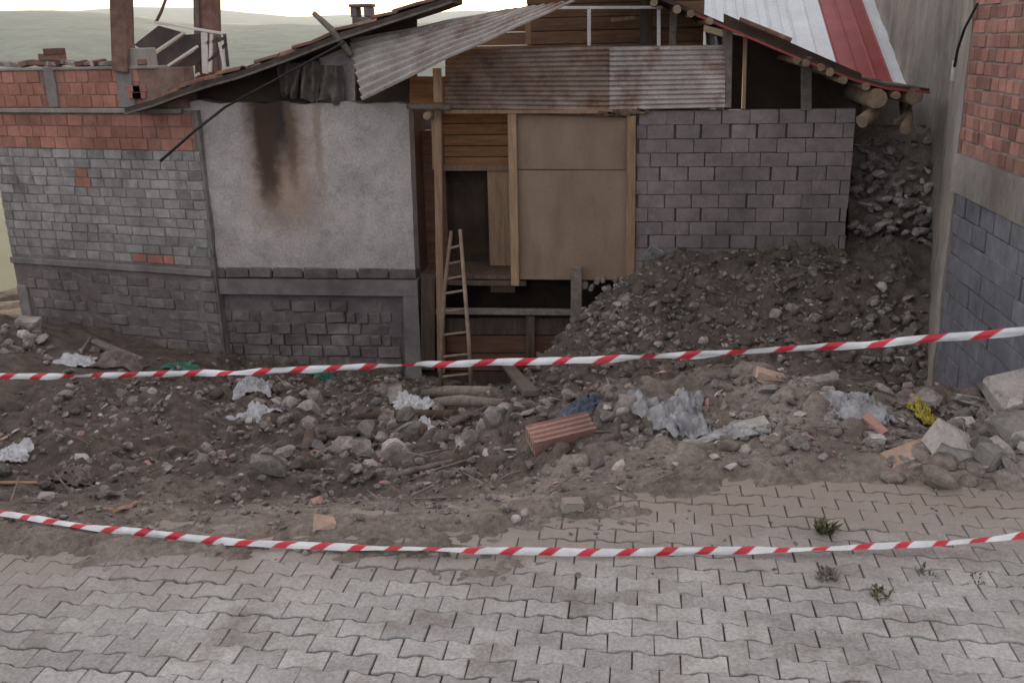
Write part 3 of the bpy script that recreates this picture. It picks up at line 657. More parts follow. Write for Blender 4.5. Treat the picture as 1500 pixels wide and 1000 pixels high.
for k in range(5):
    p = A(1102+k*9, 46+k*3.6, 13.8); link('roof_tile', TM, None, roof, (p.x, 13.85, p.z+.06), (rnd(-.1,.1), .4, rnd(-.2,.2)))
mb = MB()
q = [A(x, y+6, 13.62) for x, y in RV[2:]]
for a, b in zip(q, q[1:]): mb.span(a, b, .045, .03, (0,0,1))
build(mb, 'verge_board', M_roofr, roof)
mb = MB(); q = [A(x, y+9, 13.64) for x, y in LV]
for a, b in zip(q, q[1:]): mb.span(a, b, .05, .03, (0,0,1))
build(mb, 'verge_board', M_woodg, roof)
mb = MB(); corrugated(mb, A(530,147,13.25), A(842,1,13.25), A(735,16,14.05), A(512,57,14.05), 8, .036, 16, .05, seed=4); build(mb, 'loose_tin_sheet', M_zinc, roof)
mb = MB(); mb.span(A(642,150,13.6), A(640,100,13.6), .12, .04, (0,1,0), .004); build(mb, 'sheet_prop', M_wood, roof)
for px, py, r in ((992,14,.055),(1012,20,.05),(1040,31,.05),(1168,89,.045),(1181,93,.05),(1203,99,.05),(1216,106,.055),(1236,118,.05),(1269,127,.05),(1314,140,.05),(1285,145,.13),(1340,141,.11),(958,4,.05)):
    p = A(px, py, 13.56+rnd(-.04,.04)); mb = MB(); mb.tube([p, p+Vector((rnd(-.05,.05), 1.6, .02))], [r, r*1.05], 10, True, .06); build(mb, 'purlin_log', M_logend, roof)
p = A(625,170,13.75); mb = MB(); mb.tube([p, p+Vector((0,1.0,0))], [.055,.06], 12, True, .04); build(mb, 'purlin_log', M_logend, roof)
mb = MB(); mb.tube([A(596,156,13.8), A(660,158,13.8)], [.04,.045], 8); build(mb, 'cross_log', M_woodg, roof)
# chimney with its draught hole
ch = rows_part('chimney'); YC = 16.5
c0, c1 = A(516,60,YC), A(541,6,YC); cx = (c0.x+c1.x)/2; w = c1.x-c0.x; zt = A(528,5,YC).z; zb = A(528,80,YC).z
mb = MB(); mb.box((cx, YC+.15, (zb+zt-.22)/2), (w*.88, .3, zt-.22-zb), None, .01); build(mb, 'chimney_stack', M_oldst, ch)
for s in (-1, 1):
    mb = MB(); mb.box((cx+s*w*.34, YC+.15, zt-.14), (w*.30, .32, .155), None, .008); build(mb, 'chimney_cheek', M_oldst, ch)
mb = MB(); mb.box((cx, YC+.15, zt-.035), (w*1.12, .36, .05), None, .008); build(mb, 'chimney_cap', M_oldst, ch)
mb = MB(); mb.tube([A(459,19,13.72), A(487,45,13.72), A(515,82,13.74)], [.035,.05,.055], 8, True, .05); build(mb, 'roof_pole', M_woodg, roof)

# rag bundles hanging under the broken eave
def drape(name, label, x0, x1, y0, y1, Y, m, seed, cat='cloth', group=None, point=0.0):
    mb = MB(); rows = []
    for j in range(13):
        v = j/12; r = []
        for i in range(17):
            u = i/16; uu = .5+(u-.5)*(1-point*v)
            p = A(x0+(x1-x0)*uu, y0+(y1-y0)*v+4*math.sin(u*7+seed)*v, Y)
            r.append(p+Vector((0, -.05*math.sin(u*14+seed+v*2)-.06*mn.noise((u*3+seed, v*3, 0))*(1+v), 0)))
        rows.append(r)
    mb.grid(rows, True); mb.grid([[p+Vector((0,.012,0)) for p in r] for r in rows], True)
    return tag(build(mb, name, m), label, cat, group)
drape('hanging_sack', 'pointed grey sack hanging under the eave beside the roof tiles', 405, 442, 92, 142, 14.0, M_cloth, 1, 'sack', None, .55)
drape('hanging_sack', 'long pale sack hanging under the eave above the soot stain', 440, 468, 90, 147, 13.98, M_cloth, 4, 'sack')
drape('hanging_cloth', 'dark cloth bunched under the eave next to the tin sheet', 466, 500, 96, 150, 13.96, M_cloth, 9, 'cloth', None, -.3)
mb = MB(); q = [A(235,236,13.45), A(285,192,13.5), A(330,157,13.58)]; mb.tube(q, .022, 6)
mb.tube([A(330,157,13.58), A(420,108,13.6), A(505,62,13.62)], .018, 6)
tag(build(mb, 'pole', M_black), 'long thin dark pole slanting down from the roof edge across the plaster corner', 'pole')

# ================================================================== walled building to the left
LD = Vector((-math.cos(R(12)), math.sin(R(12)), 0)); LN = Vector((-math.sin(R(12)), -math.cos(R(12)), 0))
LP = A(276,300,13.98)
def B(px, py, off=0.0): return atP(px, py, LP+LN*off, LN)
def zB(py, px=130): return B(px, py).z
lb0 = empty('brick_building', 'unfinished building with red brick over grey block wall beside the plastered house', 'building', (B(120,520).x, B(120,520).y, -2.2))
BP = lb0.location.copy()
def bpart(mb, name, m, parent=None):
    o = build(mb, name, m, parent or lb0)
    if parent is None: o.location = -BP
    return o
def bempty(name): o = link(name, None, None, lb0); o.location = -BP; return o
def wallbox(mb, u0, u1, za, zb, front, back, ch=0):
    c = LP+LD*((u0+u1)/2)-LN*((back-front)/2+front*1.0); c.z = (za+zb)/2
    mb.box((c.x, c.y, c.z), (u1-u0, back-front, zb-za), Matrix.Rotation(math.pi-R(12), 3, 'Z'), ch)
UL = 3.8
mb = MB(); wallbox(mb, -.35, UL-.01, -2.6, zB(383), .008, .3); lw = bpart(mb, 'lower_wall', M_mortarb)
mb = MB(); wallbox(mb, -.35, UL-.01, zB(383)+.001, zB(162), .014, .3); gw = bpart(mb, 'grey_wall', M_mortarg)
mb = MB(); wallbox(mb, -.28, UL-.012, zB(218), zB(166), .006, .2); rband = bpart(mb, 'red_band', M_mortarr)
mb = MB(); wallbox(mb, -.2, UL-.01, zB(158), zB(101), .008, .25); rw = bpart(mb, 'red_wall', M_mortarr)
def p0z(o=0): return (LP+LN*o)
zs = -.012
def redalt(j, u):
    for jj, uu in ((9,2.0),(8,2.0),(4,1.95),(0,.62),(0,1.15),(0,.9)):
        if jj == j and abs(u-uu) < .14: return ('lred', M_red)
lay(gw, 'block', 'lgrey', M_blockg, p0z(), LD, LN, rows_between(zB(219), zB(380), 12), -.32, UL, .29, .12, .015, .006, alt=redalt, ragged=1, ch=.009, jit=.005, wvar=.3)
lay(rband, 'brick', 'lredb', M_red, p0z(.004), LD, LN, rows_between(zB(168), zB(218.5), 3), -.25, UL, .27, .1, .010, .006, ragged=1, ch=.007, jit=.005, wvar=.15)
lay(rw, 'brick', 'lredc', M_red, p0z(.004), LD, LN, rows_between(zB(103), zB(158), 3), .62, UL, .25, .1, .012, .006, ragged=1, ch=.007, jit=.005, wvar=.1, skip=lambda j, u: abs(u-2.32) < .09)
lay(lw, 'stone', 'llow', M_oldst, p0z(), LD, LN, rows_between(zB(400), zB(540), 10), -.32, UL-.25, .33, .12, .013, .012, ragged=1, ch=.016, jit=.018, wvar=.45)
mb = MB(); wallbox(mb, -.1, UL, zB(165.5), zB(158.5), -.05, .3, .01); bpart(mb, 'floor_slab_edge', M_concl)
mb = MB(); wallbox(mb, -.3, UL, zB(392), zB(383), -.05, .25, .012); bpart(mb, 'ledge', M_conc)
mb = MB(); wallbox(mb, .25, UL, zB(103)+.005, zB(98), -.03, .25, .01); bpart(mb, 'wall_cap', M_concl)
for uu, w in ((2.32, .2), (.88, .3)):
    mb = MB(); wallbox(mb, uu-w/2, uu+w/2, zB(158)+.004, zB(97), -.035, .26, .012); bpart(mb, 'concrete_column', M_conc)
mb = MB(); wallbox(mb, UL-.24, UL-.02, -2.6, zB(425), -.035, .28, .015); bpart(mb, 'concrete_column', M_conc)
M_col = pmat('brown_brickwork', (.16,.085,.065), (.27,.16,.13), 7, bump=.6, bscale=40, rv=.2, big=.3)
mb = MB(); mb.span(B(181,105), B(176,-70), .25, .25, (0,1,0), .012); c_ = bpart(mb, 'roof_column', M_col)
mb = MB(); mb.box(B(199,102)+Vector((.02,.16,.05)), (.38,.3,.52), None, .015); bpart(mb, 'column_footing', M_concl)
for k in range(4):
    p = B(198,140)+Vector((rnd(-.02,.02)+.1*(k%2), .0, .10*(k//2))); mb = MB(); mb.box(p, (.22,.12,.095), None, .006); bpart(mb, 'brick', M_red)
YR = 16.2
mb = MB(); mb.span(A(306,125,YR), A(302,-50,YR), .34, .34, (0,1,0), .012); bpart(mb, 'roof_column', M_col)
mb = MB(); mb.span(A(291,125,YR-.2), A(288,-50,YR-.2), .07, .05, (0,1,0), .005); bpart(mb, 'column_board', M_woodg)
mb = MB(); mb.box(A(260,190,17.2)+Vector((-.4,.8,0)), (5.2, 2.6, .12)); bpart(mb, 'roof_slab', M_conc)
# broken bricks and tiles lying along the cap
for k in range(26):
    px = 2+k*8.2
    if abs(px-180) < 22: continue
    p = B(px, 97+rnd(-3,1)); s = rnd(.05,.1)
    mb = MB(); mb.box((0,0,0), (s*2.1, s*1.5, s*.8), None, .006)
    o = bpart(mb, 'cap_rubble', random.choice((M_conc, M_tile, M_concl))); o.location = p+Vector((0,.1,.03))-BP; o.rotation_euler = (rnd(-.3,.3), rnd(-.3,.3), rnd(0,3))
for (px, py, w, h) in ((69,84,.34,.10),(72,76,.24,.10),(62,92,.5,.08)):
    p = B(px, py); mb = MB(); mb.box(p+Vector((0,.14,0)), (w,.24,h), Matrix.Rotation(rnd(-.06,.06), 3, 'Y'), .008); bpart(mb, 'stacked_tile', M_tile)
# collapsed dark balustrade between the two columns
bal = empty('fallen_balustrade', 'dark panelled balustrade with white bars tilted between two roof columns', 'balustrade', A(270,130,15.6))
QP = bal.location.copy()
def qpart(pts, name, m, Y=15.6, th=.05):
    mb = MB(); mb.prism([A(x, y, Y) for x, y in pts], (0, th, 0)); o = build(mb, name, m, bal); o.location = -QP
qpart([(196,66),(232,38),(268,48),(222,80)], 'panel', M_darkpanel); qpart([(224,83),(270,51),(296,50),(299,62),(226,108)], 'panel', M_darkpanel, 15.62)
qpart([(226,112),(300,66),(302,84),(232,128)], 'panel', M_darkpanel, 15.64); qpart([(158,94),(196,68),(196,74),(166,96)], 'panel', M_darkpanel, 15.66)
for a, b, w in (((222,80),(270,48),.05),((222,113),(290,68),.05),((228,33),(330,50),.06),((262,126),(292,108),.05)):
    mb = MB(); mb.span(A(*a,15.56), A(*b,15.56), w, .04, (0,0,1), .004); o = build(mb, 'white_bar', M_white, bal); o.location = -QP
for a, b, w, m in (((299,48),(301,108),.10,M_white),((310,50),(308,106),.05,M_white),((329,50),(334,98),.045,M_darkpanel),((318,55),(321,106),.04,M_darkpanel),((306,90),(332,64),.045,M_darkpanel),((300,64),(330,56),.05,M_darkpanel),((322,62),(331,106),.06,M_white)):
    mb = MB(); mb.span(A(*a,15.52), A(*b,15.52), w, .04, (0,1,0), .004); o = build(mb, 'railing_bar', m, bal); o.location = -QP
mb = MB(); mb.tube([A(228,34,15.56), A(236,18,15.56), A(247,-12,15.56)], .025, 6); o = build(mb, 'bent_rod', M_steel, bal); o.location = -QP

# ================================================================== metal-roofed neighbour behind
nbh = empty('metal_roofed_house', 'house behind with ribbed white and red metal roof', 'house', (A(1200,130,17).x, 17.3, -2.6))
NP = nbh.location.copy()
zb, zt = A(1200,132,17).z, 3.75; Y0, Y1 = 17.0, 22.0
cuts = [(1040,M_roofw),(1075,M_roofw),(1110,M_roofw),(1145,M_roofw),(1180,M_roofw),(1236,M_roofr),(1262,M_roofr),(1288,M_roofr),(1311,M_roofw),(1335,None)]
sl_ = (zt-zb)/(Y1-Y0)
for (pa, m), (pb, _) in zip(cuts, cuts[1:]):
    xa, xb = A(pa,125,17).x, A(pb,125,17).x
    prof = []; n = 2 if xb-xa > .3 else 1
    for i in range(n):
        a = xa+(xb-xa)*i/n; w = (xb-xa)/n
        prof += [(a, .035), (a+.02, .035), (a+.045, 0), (a+w-.025, 0)]
    prof.append((xb-.004, .035))
    mb = MB(); mb.grid([[(x, Y0, zb+h) for x, h in prof], [(x, Y1, zt+h) for x, h in prof]], False)
    mb.grid([[(x, Y0, zb+h-.02) for x, h in prof], [(x, Y1, zt+h-.02) for x, h in prof]], False)
    o = build(mb, 'roof_sheet', m, nbh); o.location = -NP
mb = MB(); mb.box((A(1190,130,17).x, 19.6, -.5), (A(1330,130,17).x-A(1050,130,17).x, 4.6, 3.9)); o = build(mb, 'wall', M_concl, nbh); o.location = -NP

# ================================================================== block building on the right
rb = empty('block_building', 'tall side wall of red brick over blue-grey blocks at the edge of the pit', 'building', (3.2, 8.5, -2.3))
RP = rb.location.copy(); XR, YCn = 3.1, 10.2
def rpart(mb, name, m): o = build(mb, name, m, rb); o.location = -RP; return o
def zR(px, py): return atX(px, py, XR).z
zk = zR(1440,303); zc = zR(1450,243)
YN = 5.3
mb = MB(); mb.box((XR+.175, (YN+YCn-.16)/2, (zk-2.6)/2), (.25, YCn-.16-YN, zk+2.6)); bwl = rpart(mb, 'block_wall', M_mortar)
lay(bwl, 'block', 'rblk', M_blockd, (XR, YN, 0), (0,1,0), (-1,0,0), [(zk-.2*(k+1), .2) for k in range(16)], 0, YCn-.15-YN, .40, .12, .007, .005, ragged=.5, ch=.006, jit=.004, openj=.14)
mb = MB(); slab(mb, ((XR-.01, YCn-.02, zk+.005), (XR-.01, YN, zk+.005), (XR-.01, YN, zc), (XR-.01, YCn-.02, zc)), 40, 6, (.25,0,0), .012); rpart(mb, 'concrete_band', M_concl)
mb = MB(); mb.box((XR+.145, (YN+YCn-.02)/2, (zc+4.8)/2+.003), (.25, YCn-.02-YN, 4.8-zc)); brw = rpart(mb, 'brick_wall', M_mortarl)
hbk = .125; nbk = int((3.05-zc)/hbk)
lay(brw, 'brick', 'rbrk', M_redr, (XR+.012, 7.9, 0), (0,1,0), (-1,0,0), [(zc+.01+hbk*k, hbk) for k in range(nbk)], 0, YCn-.03-7.9, .2, .1, .014, .007, ragged=1.2, ch=.006, jit=.003, wvar=.12)
mb = MB(); u_ = 0
for k in range(nbk):
    y = 5.33+(.1 if k & 1 else 0)
    while y < 7.8: mb.box((XR+.062+rnd(-.005,.005), y+.1, zc+.01+hbk*(k+.5)), (.1, .186, hbk-.014), None, .006); y += .2
kind(rpart(mb, 'brick_field', M_redr), 'stuff')
mb = MB(); mb.box((XR+2.32, (YN+YCn)/2+.02, 1.05), (4.0, YCn-YN-.12, 7.4)); rpart(mb, 'body', M_concl)
mb = MB(); slab(mb, ((XR-.02, YCn, -2.7), (XR-.02, YCn-.14, -2.7), (XR-.02, YCn-.14, zk), (XR-.02, YCn, zk)), 4, 60, (.3,0,0), .014); rpart(mb, 'corner_pillar', M_concl)
back = [(XR+.0, YCn-.02), (A(1371,300,14.2).x, 14.2), (A(1335,125,17).x-.05, 17.0), (A(1335,125,17).x-.02, 22.5)]
for (xa, ya), (xb, yb) in zip(back, back[1:]):
    mb = MB(); slab(mb, ((xb, yb, -2.7), (xa, ya, -2.7), (xa, ya, 4.8), (xb, yb, 4.8)), 40, 60, (.25,0,0), .02); rpart(mb, 'plaster_wall', M_concl)
mb = MB(); mb.tube([Vector((atX(px_, py_, XR-.04).x, atX(px_, py_, XR-.04).y, atX(px_, py_, XR-.04).z)) for px_, py_ in ((1398,98),(1403,72),(1413,42),(1432,6))], .014, 6); rpart(mb, 'cable', M_black)
mb = MB(); mb.box(atX(1397,104,XR-.03), (.03,.07,.2), None, .005); rpart(mb, 'cable_clip', M_lime)

# ================================================================== rubble
random.seed(33)
def hull(n=16, flat=.65, elong=1.3):
    bm = bmesh.new()
    for _ in range(n):
        v = Vector((random.gauss(0,1), random.gauss(0,1), random.gauss(0,1))).normalized()*rnd(.82,1.0)
        bm.verts.new((v.x*elong, v.y, v.z*flat))
    bmesh.ops.convex_hull(bm, input=bm.verts)
    bmesh.ops.delete(bm, geom=[v for v in bm.verts if not v.link_faces], context='VERTS')
    mx = max(max(abs(c) for c in v.co) for v in bm.verts)
    for v in bm.verts: v.co = v.co/mx*.5
    me = bpy.data.meshes.new('stone'); bm.to_mesh(me); bm.free(); return me
def rounded(n=30):                       # water-worn stone
    bm = bmesh.new(); bmesh.ops.create_icosphere(bm, subdivisions=2, radius=.5); s = rnd(0,50)
    for v in bm.verts:
        k = 1+.45*mn.noise(v.co*2.1+Vector((s,s,s)))+.12*mn.noise(v.co*6+Vector((s,0,s)))
        v.co = Vector((v.co.x*k, v.co.y*k*.85, v.co.z*k*.68))
    me = bpy.data.meshes.new('stone'); bm.to_mesh(me); bm.free(); return me
HM = [hull(random.choice((12,14,18,22)), rnd(.45,.85), rnd(1,1.6)) for _ in range(14)]+[rounded() for _ in range(8)]
for h in HM: h.materials.append(M_stone)
M_stonel = pmat('pale_stone', (.30,.27,.245), (.52,.475,.44), 4.0, bump=.6, bscale=40, rv=.4, big=.2, c3=(.15,.115,.09), spot=(.5,.66), spscale=5)
REG = [  # px range, py range, number, smallest and largest size in metres, share of pale stones
 (380,600,560,690,95,.10,.29,.15),(560,740,600,665,50,.10,.26,.12),(400,640,545,580,40,.08,.2,.1),(700,800,570,640,25,.07,.2,.1),
 (0,70,478,520,34,.10,.26,.4),(60,390,508,600,75,.05,.2,.25),(0,450,600,745,60,.04,.12,.25),
 (858,960,405,540,90,.07,.2,.25),(950,1340,372,470,100,.06,.2,.3),(960,1340,450,545,90,.05,.18,.15),(1270,1362,430,600,70,.09,.24,.12),
 (770,930,525,600,60,.07,.24,.05),(830,1320,590,690,110,.03,.12,.4),(1110,1230,545,575,20,.07,.17,.5),(1290,1400,600,690,30,.04,.12,.5),(1395,1500,590,705,50,.05,.2,.35),
 (450,900,690,775,70,.02,.07,.5),(380,720,660,710,40,.04,.12,.3)]
cand = []
for (xa, xb, ya, yb, n, sa, sb, pale) in REG:
    for _ in range(n):
        p = on_ground(rnd(xa, xb), rnd(ya, yb))
        if p.x > XR-.12 and p.y < YCn+.1: continue
        s_ = sa+(sb-sa)*random.random()**2.0
        cand.append((-(s_/(p-CAM).length), p.x, p.y, gz(p.x, p.y)+s_*rnd(-.05,.16), s_, random.random() < pale))
cand.sort()
gv = MB()
def addinst(mb, me, loc, s_, rot):
    m = Matrix.Translation(loc) @ rot.to_matrix().to_4x4() @ Matrix.Diagonal((s_, s_, s_, 1))
    mb.add([m @ v.co for v in me.vertices], [tuple(f.vertices) for f in me.polygons])
from mathutils import Euler
for k, (_, x, y, z, s_, pale) in enumerate(cand):
    r = Euler((rnd(-.6,.6), rnd(-.6,.6), rnd(0,6.28))); me = random.choice(HM)
    if k < 300: link('stone', me, M_stonel if pale else None, ground, (x, y, z), r, (s_, s_*rnd(.8,1.1), s_*rnd(.8,1.2)))
    else: addinst(gv, me, (x, y, z), s_, r)
for (xa, xb, ya, yb, n) in ((-2.6,2.9,10.6,13.8,900),(-6,-.5,6.2,13.6,700),(-.5,2.9,5.2,6.6,350),(-5.5,-1,4.7,6.2,150)):
    for _ in range(n):
        x = rnd(xa, xb); y = rnd(ya, yb)
        if x > XR-.1 and y < YCn: continue
        s_ = .035+.085*random.random()**2
        addinst(gv, random.choice(HM), (x, y, gz(x, y)+s_*.12), s_, Euler((rnd(-.6,.6), rnd(-.6,.6), rnd(0,6.28))))
n = 0
while n < 9000:
    x = rnd(-6.5, 3.2); y = 3.7+10.2*random.random()**1.6
    px, py = project((x, y, 0))
    if px < -60 or px > 1560: continue
    yb_ = np.interp(x, BX, BY)
    if x > XR-.05 and y < YCn: continue
    if y < yb_ and random.random() > math.exp((y-yb_)/.28)*.55+.012: continue
    s_ = .012+.045*random.random()**3.2
    if y < yb_: s_ *= .55
    addinst(gv, HM[random.randrange(14)], (x, y, gz(x, y)+s_*.1), s_*(1+.05*y), Euler((rnd(-.6,.6), rnd(-.6,.6), rnd(0,6.28)))); n += 1
g_ = kind(build(gv, 'gravel', M_gravel), 'stuff'); g_['label'] = 'loose gravel and stone chips strewn over the soil and road edge'; g_['category'] = 'gravel'

# broken brick, plaster flakes and twigs mixed into the soil
def scatter(name, label, m, n, smin, smax, flat, seed):
    random.seed(seed); mbs = MB(); k = 0
    while k < n:
        x = rnd(-6, 2.9); y = rnd(4.3, 13.7)
        if y < np.interp(x, BX, BY)-.15 or (x > XR-.1 and y < YCn): continue
        s_ = rnd(smin, smax); r = Euler((rnd(-.5,.5), rnd(-.5,.5), rnd(0,6.28)))
        if flat == 'twig':
            d = Vector((rnd(-1,1), rnd(-1,1), rnd(-.1,.25))).normalized(); p = Vector((x, y, gz(x, y)+.015)); mbs.tube([p-d*s_, p+Vector((0,0,rnd(0,.02))), p+d*s_], [.004+.012*s_,.006+.012*s_,.003], 5)
        else:
            mm = Matrix.Translation((x, y, gz(x, y)+s_*.15)) @ r.to_matrix().to_4x4() @ Matrix.Diagonal((s_, s_*rnd(.5,.9), s_*flat, 1)); q = HM[random.randrange(14)]
            mbs.add([mm @ v.co for v in q.vertices], [tuple(f.vertices) for f in q.polygons])
        k += 1
    o = kind(build(mbs, name, m), 'stuff'); o['label'] = label; o['category'] = 'debris'
scatter('brick_chips', 'broken red brick chips scattered through the soil', M_clay, 150, .03, .12, .5, 71)
scatter('plaster_flakes', 'pale plaster flakes scattered through the soil', M_lime, 210, .03, .13, .3, 72)
scatter('twigs', 'small twigs and splinters scattered over the soil', M_woodg, 170, .06, .22, 'twig', 73)
random.seed(75); cl = MB()
for (xa, xb, ya, yb, n) in ((-2.4,3.0,10.4,13.7,330),(-6.2,-.5,5.2,13.4,330),(-.6,3.0,4.9,7.2,160)):
    for _ in range(n):
        x = rnd(xa, xb); y = rnd(ya, yb)
        if x > XR-.15 and y < YCn: continue
        s_ = .07+.26*random.random()**2.2; mm = Matrix.Translation((x, y, gz(x, y)-s_*.02)) @ Euler((rnd(-.5,.5), rnd(-.5,.5), rnd(0,6.28))).to_matrix().to_4x4() @ Matrix.Diagonal((s_, s_*rnd(.7,1), s_*rnd(.4,.8), 1)); q = HM[14+random.randrange(8)]
        cl.add([mm @ v.co for v in q.vertices], [tuple(f.vertices) for f in q.polygons], True)
o = kind(build(cl, 'soil_clods', M_dirt), 'stuff'); o['label'] = 'clods of dug soil lying over the pit and mounds'; o['category'] = 'soil'
random.seed(74)

# collapsed stone wall in the gap beside the block wall
heap = empty('collapsed_stone_wall', 'heap of fallen field stones in the dark gap beside the block wall', 'rubble', A(1300,400,14.3))
KP = heap.location.copy()
mb = MB(); rows = []
for j in range(12):
    v = j/11; rows.append([A(1243+i*13.8, 420-v*235+rnd(-4,4), 14.0+1.0*v+rnd(-.05,.05)) for i in range(11)])
mb.grid(rows, False); mb.grid([[p+Vector((0,.6,-.2)) for p in r] for r in rows], False); o = build(mb, 'packed_earth', M_dirt, heap); o.location = -KP
for k in range(205):
    v = random.random(); p = A(rnd(1250,1374), 420-v*215, 13.84+1.0*v); s_ = rnd(.09,.26)
    link('stone', random.choice(HM), M_stonel if random.random() < .3 else None, heap, p-KP, (rnd(-.6,.6), rnd(-.6,.6), rnd(0,6)), (s_, s_*rnd(.7,1), s_*rnd(.6,.9)))
mb = MB(); mb.box(A(1290,300,15.35)+Vector((0,.1,-.6)), (1.9,.1,3.6)); o = build(mb, 'gap_blocker', M_oldst, heap); o.location = -KP  # wall added to stop low sun leaking through the gap
for a, b, r, lab in (((1262,178),(1300,150),.085,'thick broken log end jammed under the right roof corner'),((1326,190),(1338,160),.075,'reddish split log hanging under the right roof corner'),((1310,180),(1352,150),.028,'thin bare branch slanting below the right roof corner')):
    p = A(*a,13.7); q = A(*b,14.2); mb = MB(); mb.tube([p, (p+q)/2+Vector((rnd(-.04,.04),0,rnd(-.03,.03))), q+Vector((0,.5,.05))], [r, r*1.1, r], 10, True, .12); tag(build(mb, 'broken_log' if r > .05 else 'branch', M_logend), lab, 'log' if r > .05 else 'branch')

# ================================================================== loose things
random.seed(55)
# wooden ladder against the porch
lad = empty('wooden_ladder', 'narrow wooden pole ladder leaning on the porch edge in front of the doorway', 'ladder', on_ground(668,577))
DP = lad.location.copy()
def Lr(px, py):                          # depth runs from the foot to the top
    t = (578-py)/240; return A(px, py, 13.2+.68*t)
for pts in ((( 645,580),(647,500),(651,425),(661,338)), ((691,580),(687,500),(681,425),(674,336))):
    mb = MB(); mb.tube([Lr(*p) for p in pts], [.034,.033,.031,.028], 8, True, .06); o = build(mb, 'rail', M_ladder, lad); o.location = -DP
for y in (361,384,406,427,454,488,520,549):
    t = (580-y)/243; xa = 645+16*t*t*.9+3*t-2; xb = 691-17*t+2
    mb = MB(); mb.tube([Lr(xa, y+3), Lr(xb, y-2)], .021, 7, True, .06); o = build(mb, 'rung', M_ladder, lad); o.location = -DP

# barrier tapes
def tape(name, label, pts, w, twist, stake=True):
    n = 260; P_ = [Vector(p) for p in pts]
    seg = [0]
    for a, b in zip(P_, P_[1:]): seg.append(seg[-1]+(b-a).length)
    def at(t):                           # smooth path through the points
        s_ = t*seg[-1]; i = max(0, min(len(P_)-2, int(np.searchsorted(seg, s_)-1))); u = (s_-seg[i])/(seg[i+1]-seg[i])
        p0, p1, p2, p3 = P_[max(i-1,0)], P_[i], P_[i+1], P_[min(i+2,len(P_)-1)]
        return .5*((2*p1)+(p2-p0)*u+(2*p0-5*p1+4*p2-p3)*u*u+(-p0+3*p1-3*p2+p3)*u**3)
    rows = []; uvs = []
    for k in range(n+1):
        t = k/n; p = at(t); d = (at(min(1,t+.004))-at(max(0,t-.004))).normalized()
        side = d.cross(Vector((0,-1,0))).normalized(); out = side.cross(d)
        a = twist(t); ww = w*(1+.22*mn.noise((t*40, 0, 3)))
        r = []
        for j in range(5):
            v = j/4-.5; fold = .16*ww*math.cos(v*math.pi*2+mn.noise((t*25,1,0))*2)
            r.append(p+(side*math.cos(a)+out*math.sin(a))*v*ww+(out*math.cos(a)-side*math.sin(a))*fold)
        rows.append(r); uvs.append(t*seg[-1]/.18)
    me = bpy.data.meshes.new(name); vs = [p for r in rows for p in r]; fs = []
    for k in range(n):
        for j in range(4): fs.append((k*5+j, k*5+j+1, (k+1)*5+j+1, (k+1)*5+j))
    me.from_pydata(vs, [], fs); uvl = me.uv_layers.new(name='uv')
    for p in me.polygons:
        for li, vi in zip(p.loop_indices, p.vertices): uvl.data[li].uv = (uvs[vi//5], (vi%5)/4)
    me.polygons.foreach_set('use_smooth', [True]*len(me.polygons))
    return tag(link(name, me, M_tape), label, 'tape')
def depthY(px, py, Z):                   # a point at camera depth Z
    return CAM+ray(px, py)*Z
up_pts = [(-120,554),(0,551),(100,551),(200,549),(400,543),(600,535),(840,527),(1000,521),(1200,509),(1350,497),(1500,485),(1620,474)]
UP = [depthY(x, y, 4.85-(x/1500)*1.45) for x, y in up_pts]
tape('barrier_tape', 'red and white striped barrier tape stretched taut above the rubble', UP, .031, lambda t: .55*math.sin(t*23)+.4*math.sin(t*61)+.3*math.sin(t*97))
lo_pts = [(-140,726,.10),(0,750,.05),(60,759,.05),(130,772,.05),(200,783,.045),(300,793,.04),(450,798,.04),(600,802,.04),(750,806,.04),(900,808,.035),(1050,806,.035),(1200,802,.04),(1350,795,.06),(1450,788,.09),(1620,768,.16)]
LOW = [atZ(x, y, z) for x, y, z in lo_pts]
for p in LOW: p.z = max(p.z, gz(p.x, p.y)+.025)
tape('barrier_tape', 'red and white striped barrier tape sagging low over the paving', LOW, .037, lambda t: 1.0+.5*math.sin(t*17)+.35*math.sin(t*43))
for P_, Q_, lab in ((UP[0], LOW[0], 'rusty iron stake holding both tapes on the left'), (UP[-1], LOW[-1], 'rusty iron stake holding both tapes by the right wall')):
    for q, h in ((P_, .12), (Q_, .1)):
        mb = MB(); mb.tube([(q.x, q.y, gz(q.x, q.y)-.1), (q.x+.01, q.y, q.z+h)], .012, 7); tag(build(mb, 'iron_stake', M_steel), lab+(', the taller one' if h == .12 else ', the short one'), 'stake')

# crumpled sheets and bags lying on the soil
def crumple(name, label, px, py, wx, wy, amp, m, rot=0, cat='plastic', seed=0, lift=.015, tri=0.0):
    c = on_ground(px, py); mb = MB(); rows = []; N = 34
    for j in range(N+1):
        r = []
        for i in range(N+1):
            u, v = i/N*2-1, j/N*2-1
            k = 1+.35*mn.noise((u*1.6+seed, v*1.6, seed)); uu = u*(1-tri*(1-v)/2)
            x = uu*wx/2*k; y = v*wy/2*k; X = c.x+x*math.cos(rot)-y*math.sin(rot); Y = c.y+x*math.sin(rot)+y*math.cos(rot)
            e = max(0, 1-max(abs(u), abs(v))**3)
            rd = 1-abs(mn.noise((u*2.3+seed, v*2.3, 2.1)))*2; rd2 = 1-abs(mn.noise((u*6+seed, v*6, 4)))*3
            z = gz(X, Y)+lift+amp*(.25+.5*max(rd,0)+.25*rd2)*(.25+.75*e)
            r.append(Vector((X+.02*mn.noise((u*6, v*6, seed)), Y+.02*mn.noise((u*6, v*6, seed+9)), z)))
        rows.append(r)
    mb.grid(rows, True); mb.grid([[p-Vector((0,0,.006)) for p in r] for r in rows], True)
    return tag(build(mb, name, m), label, cat)
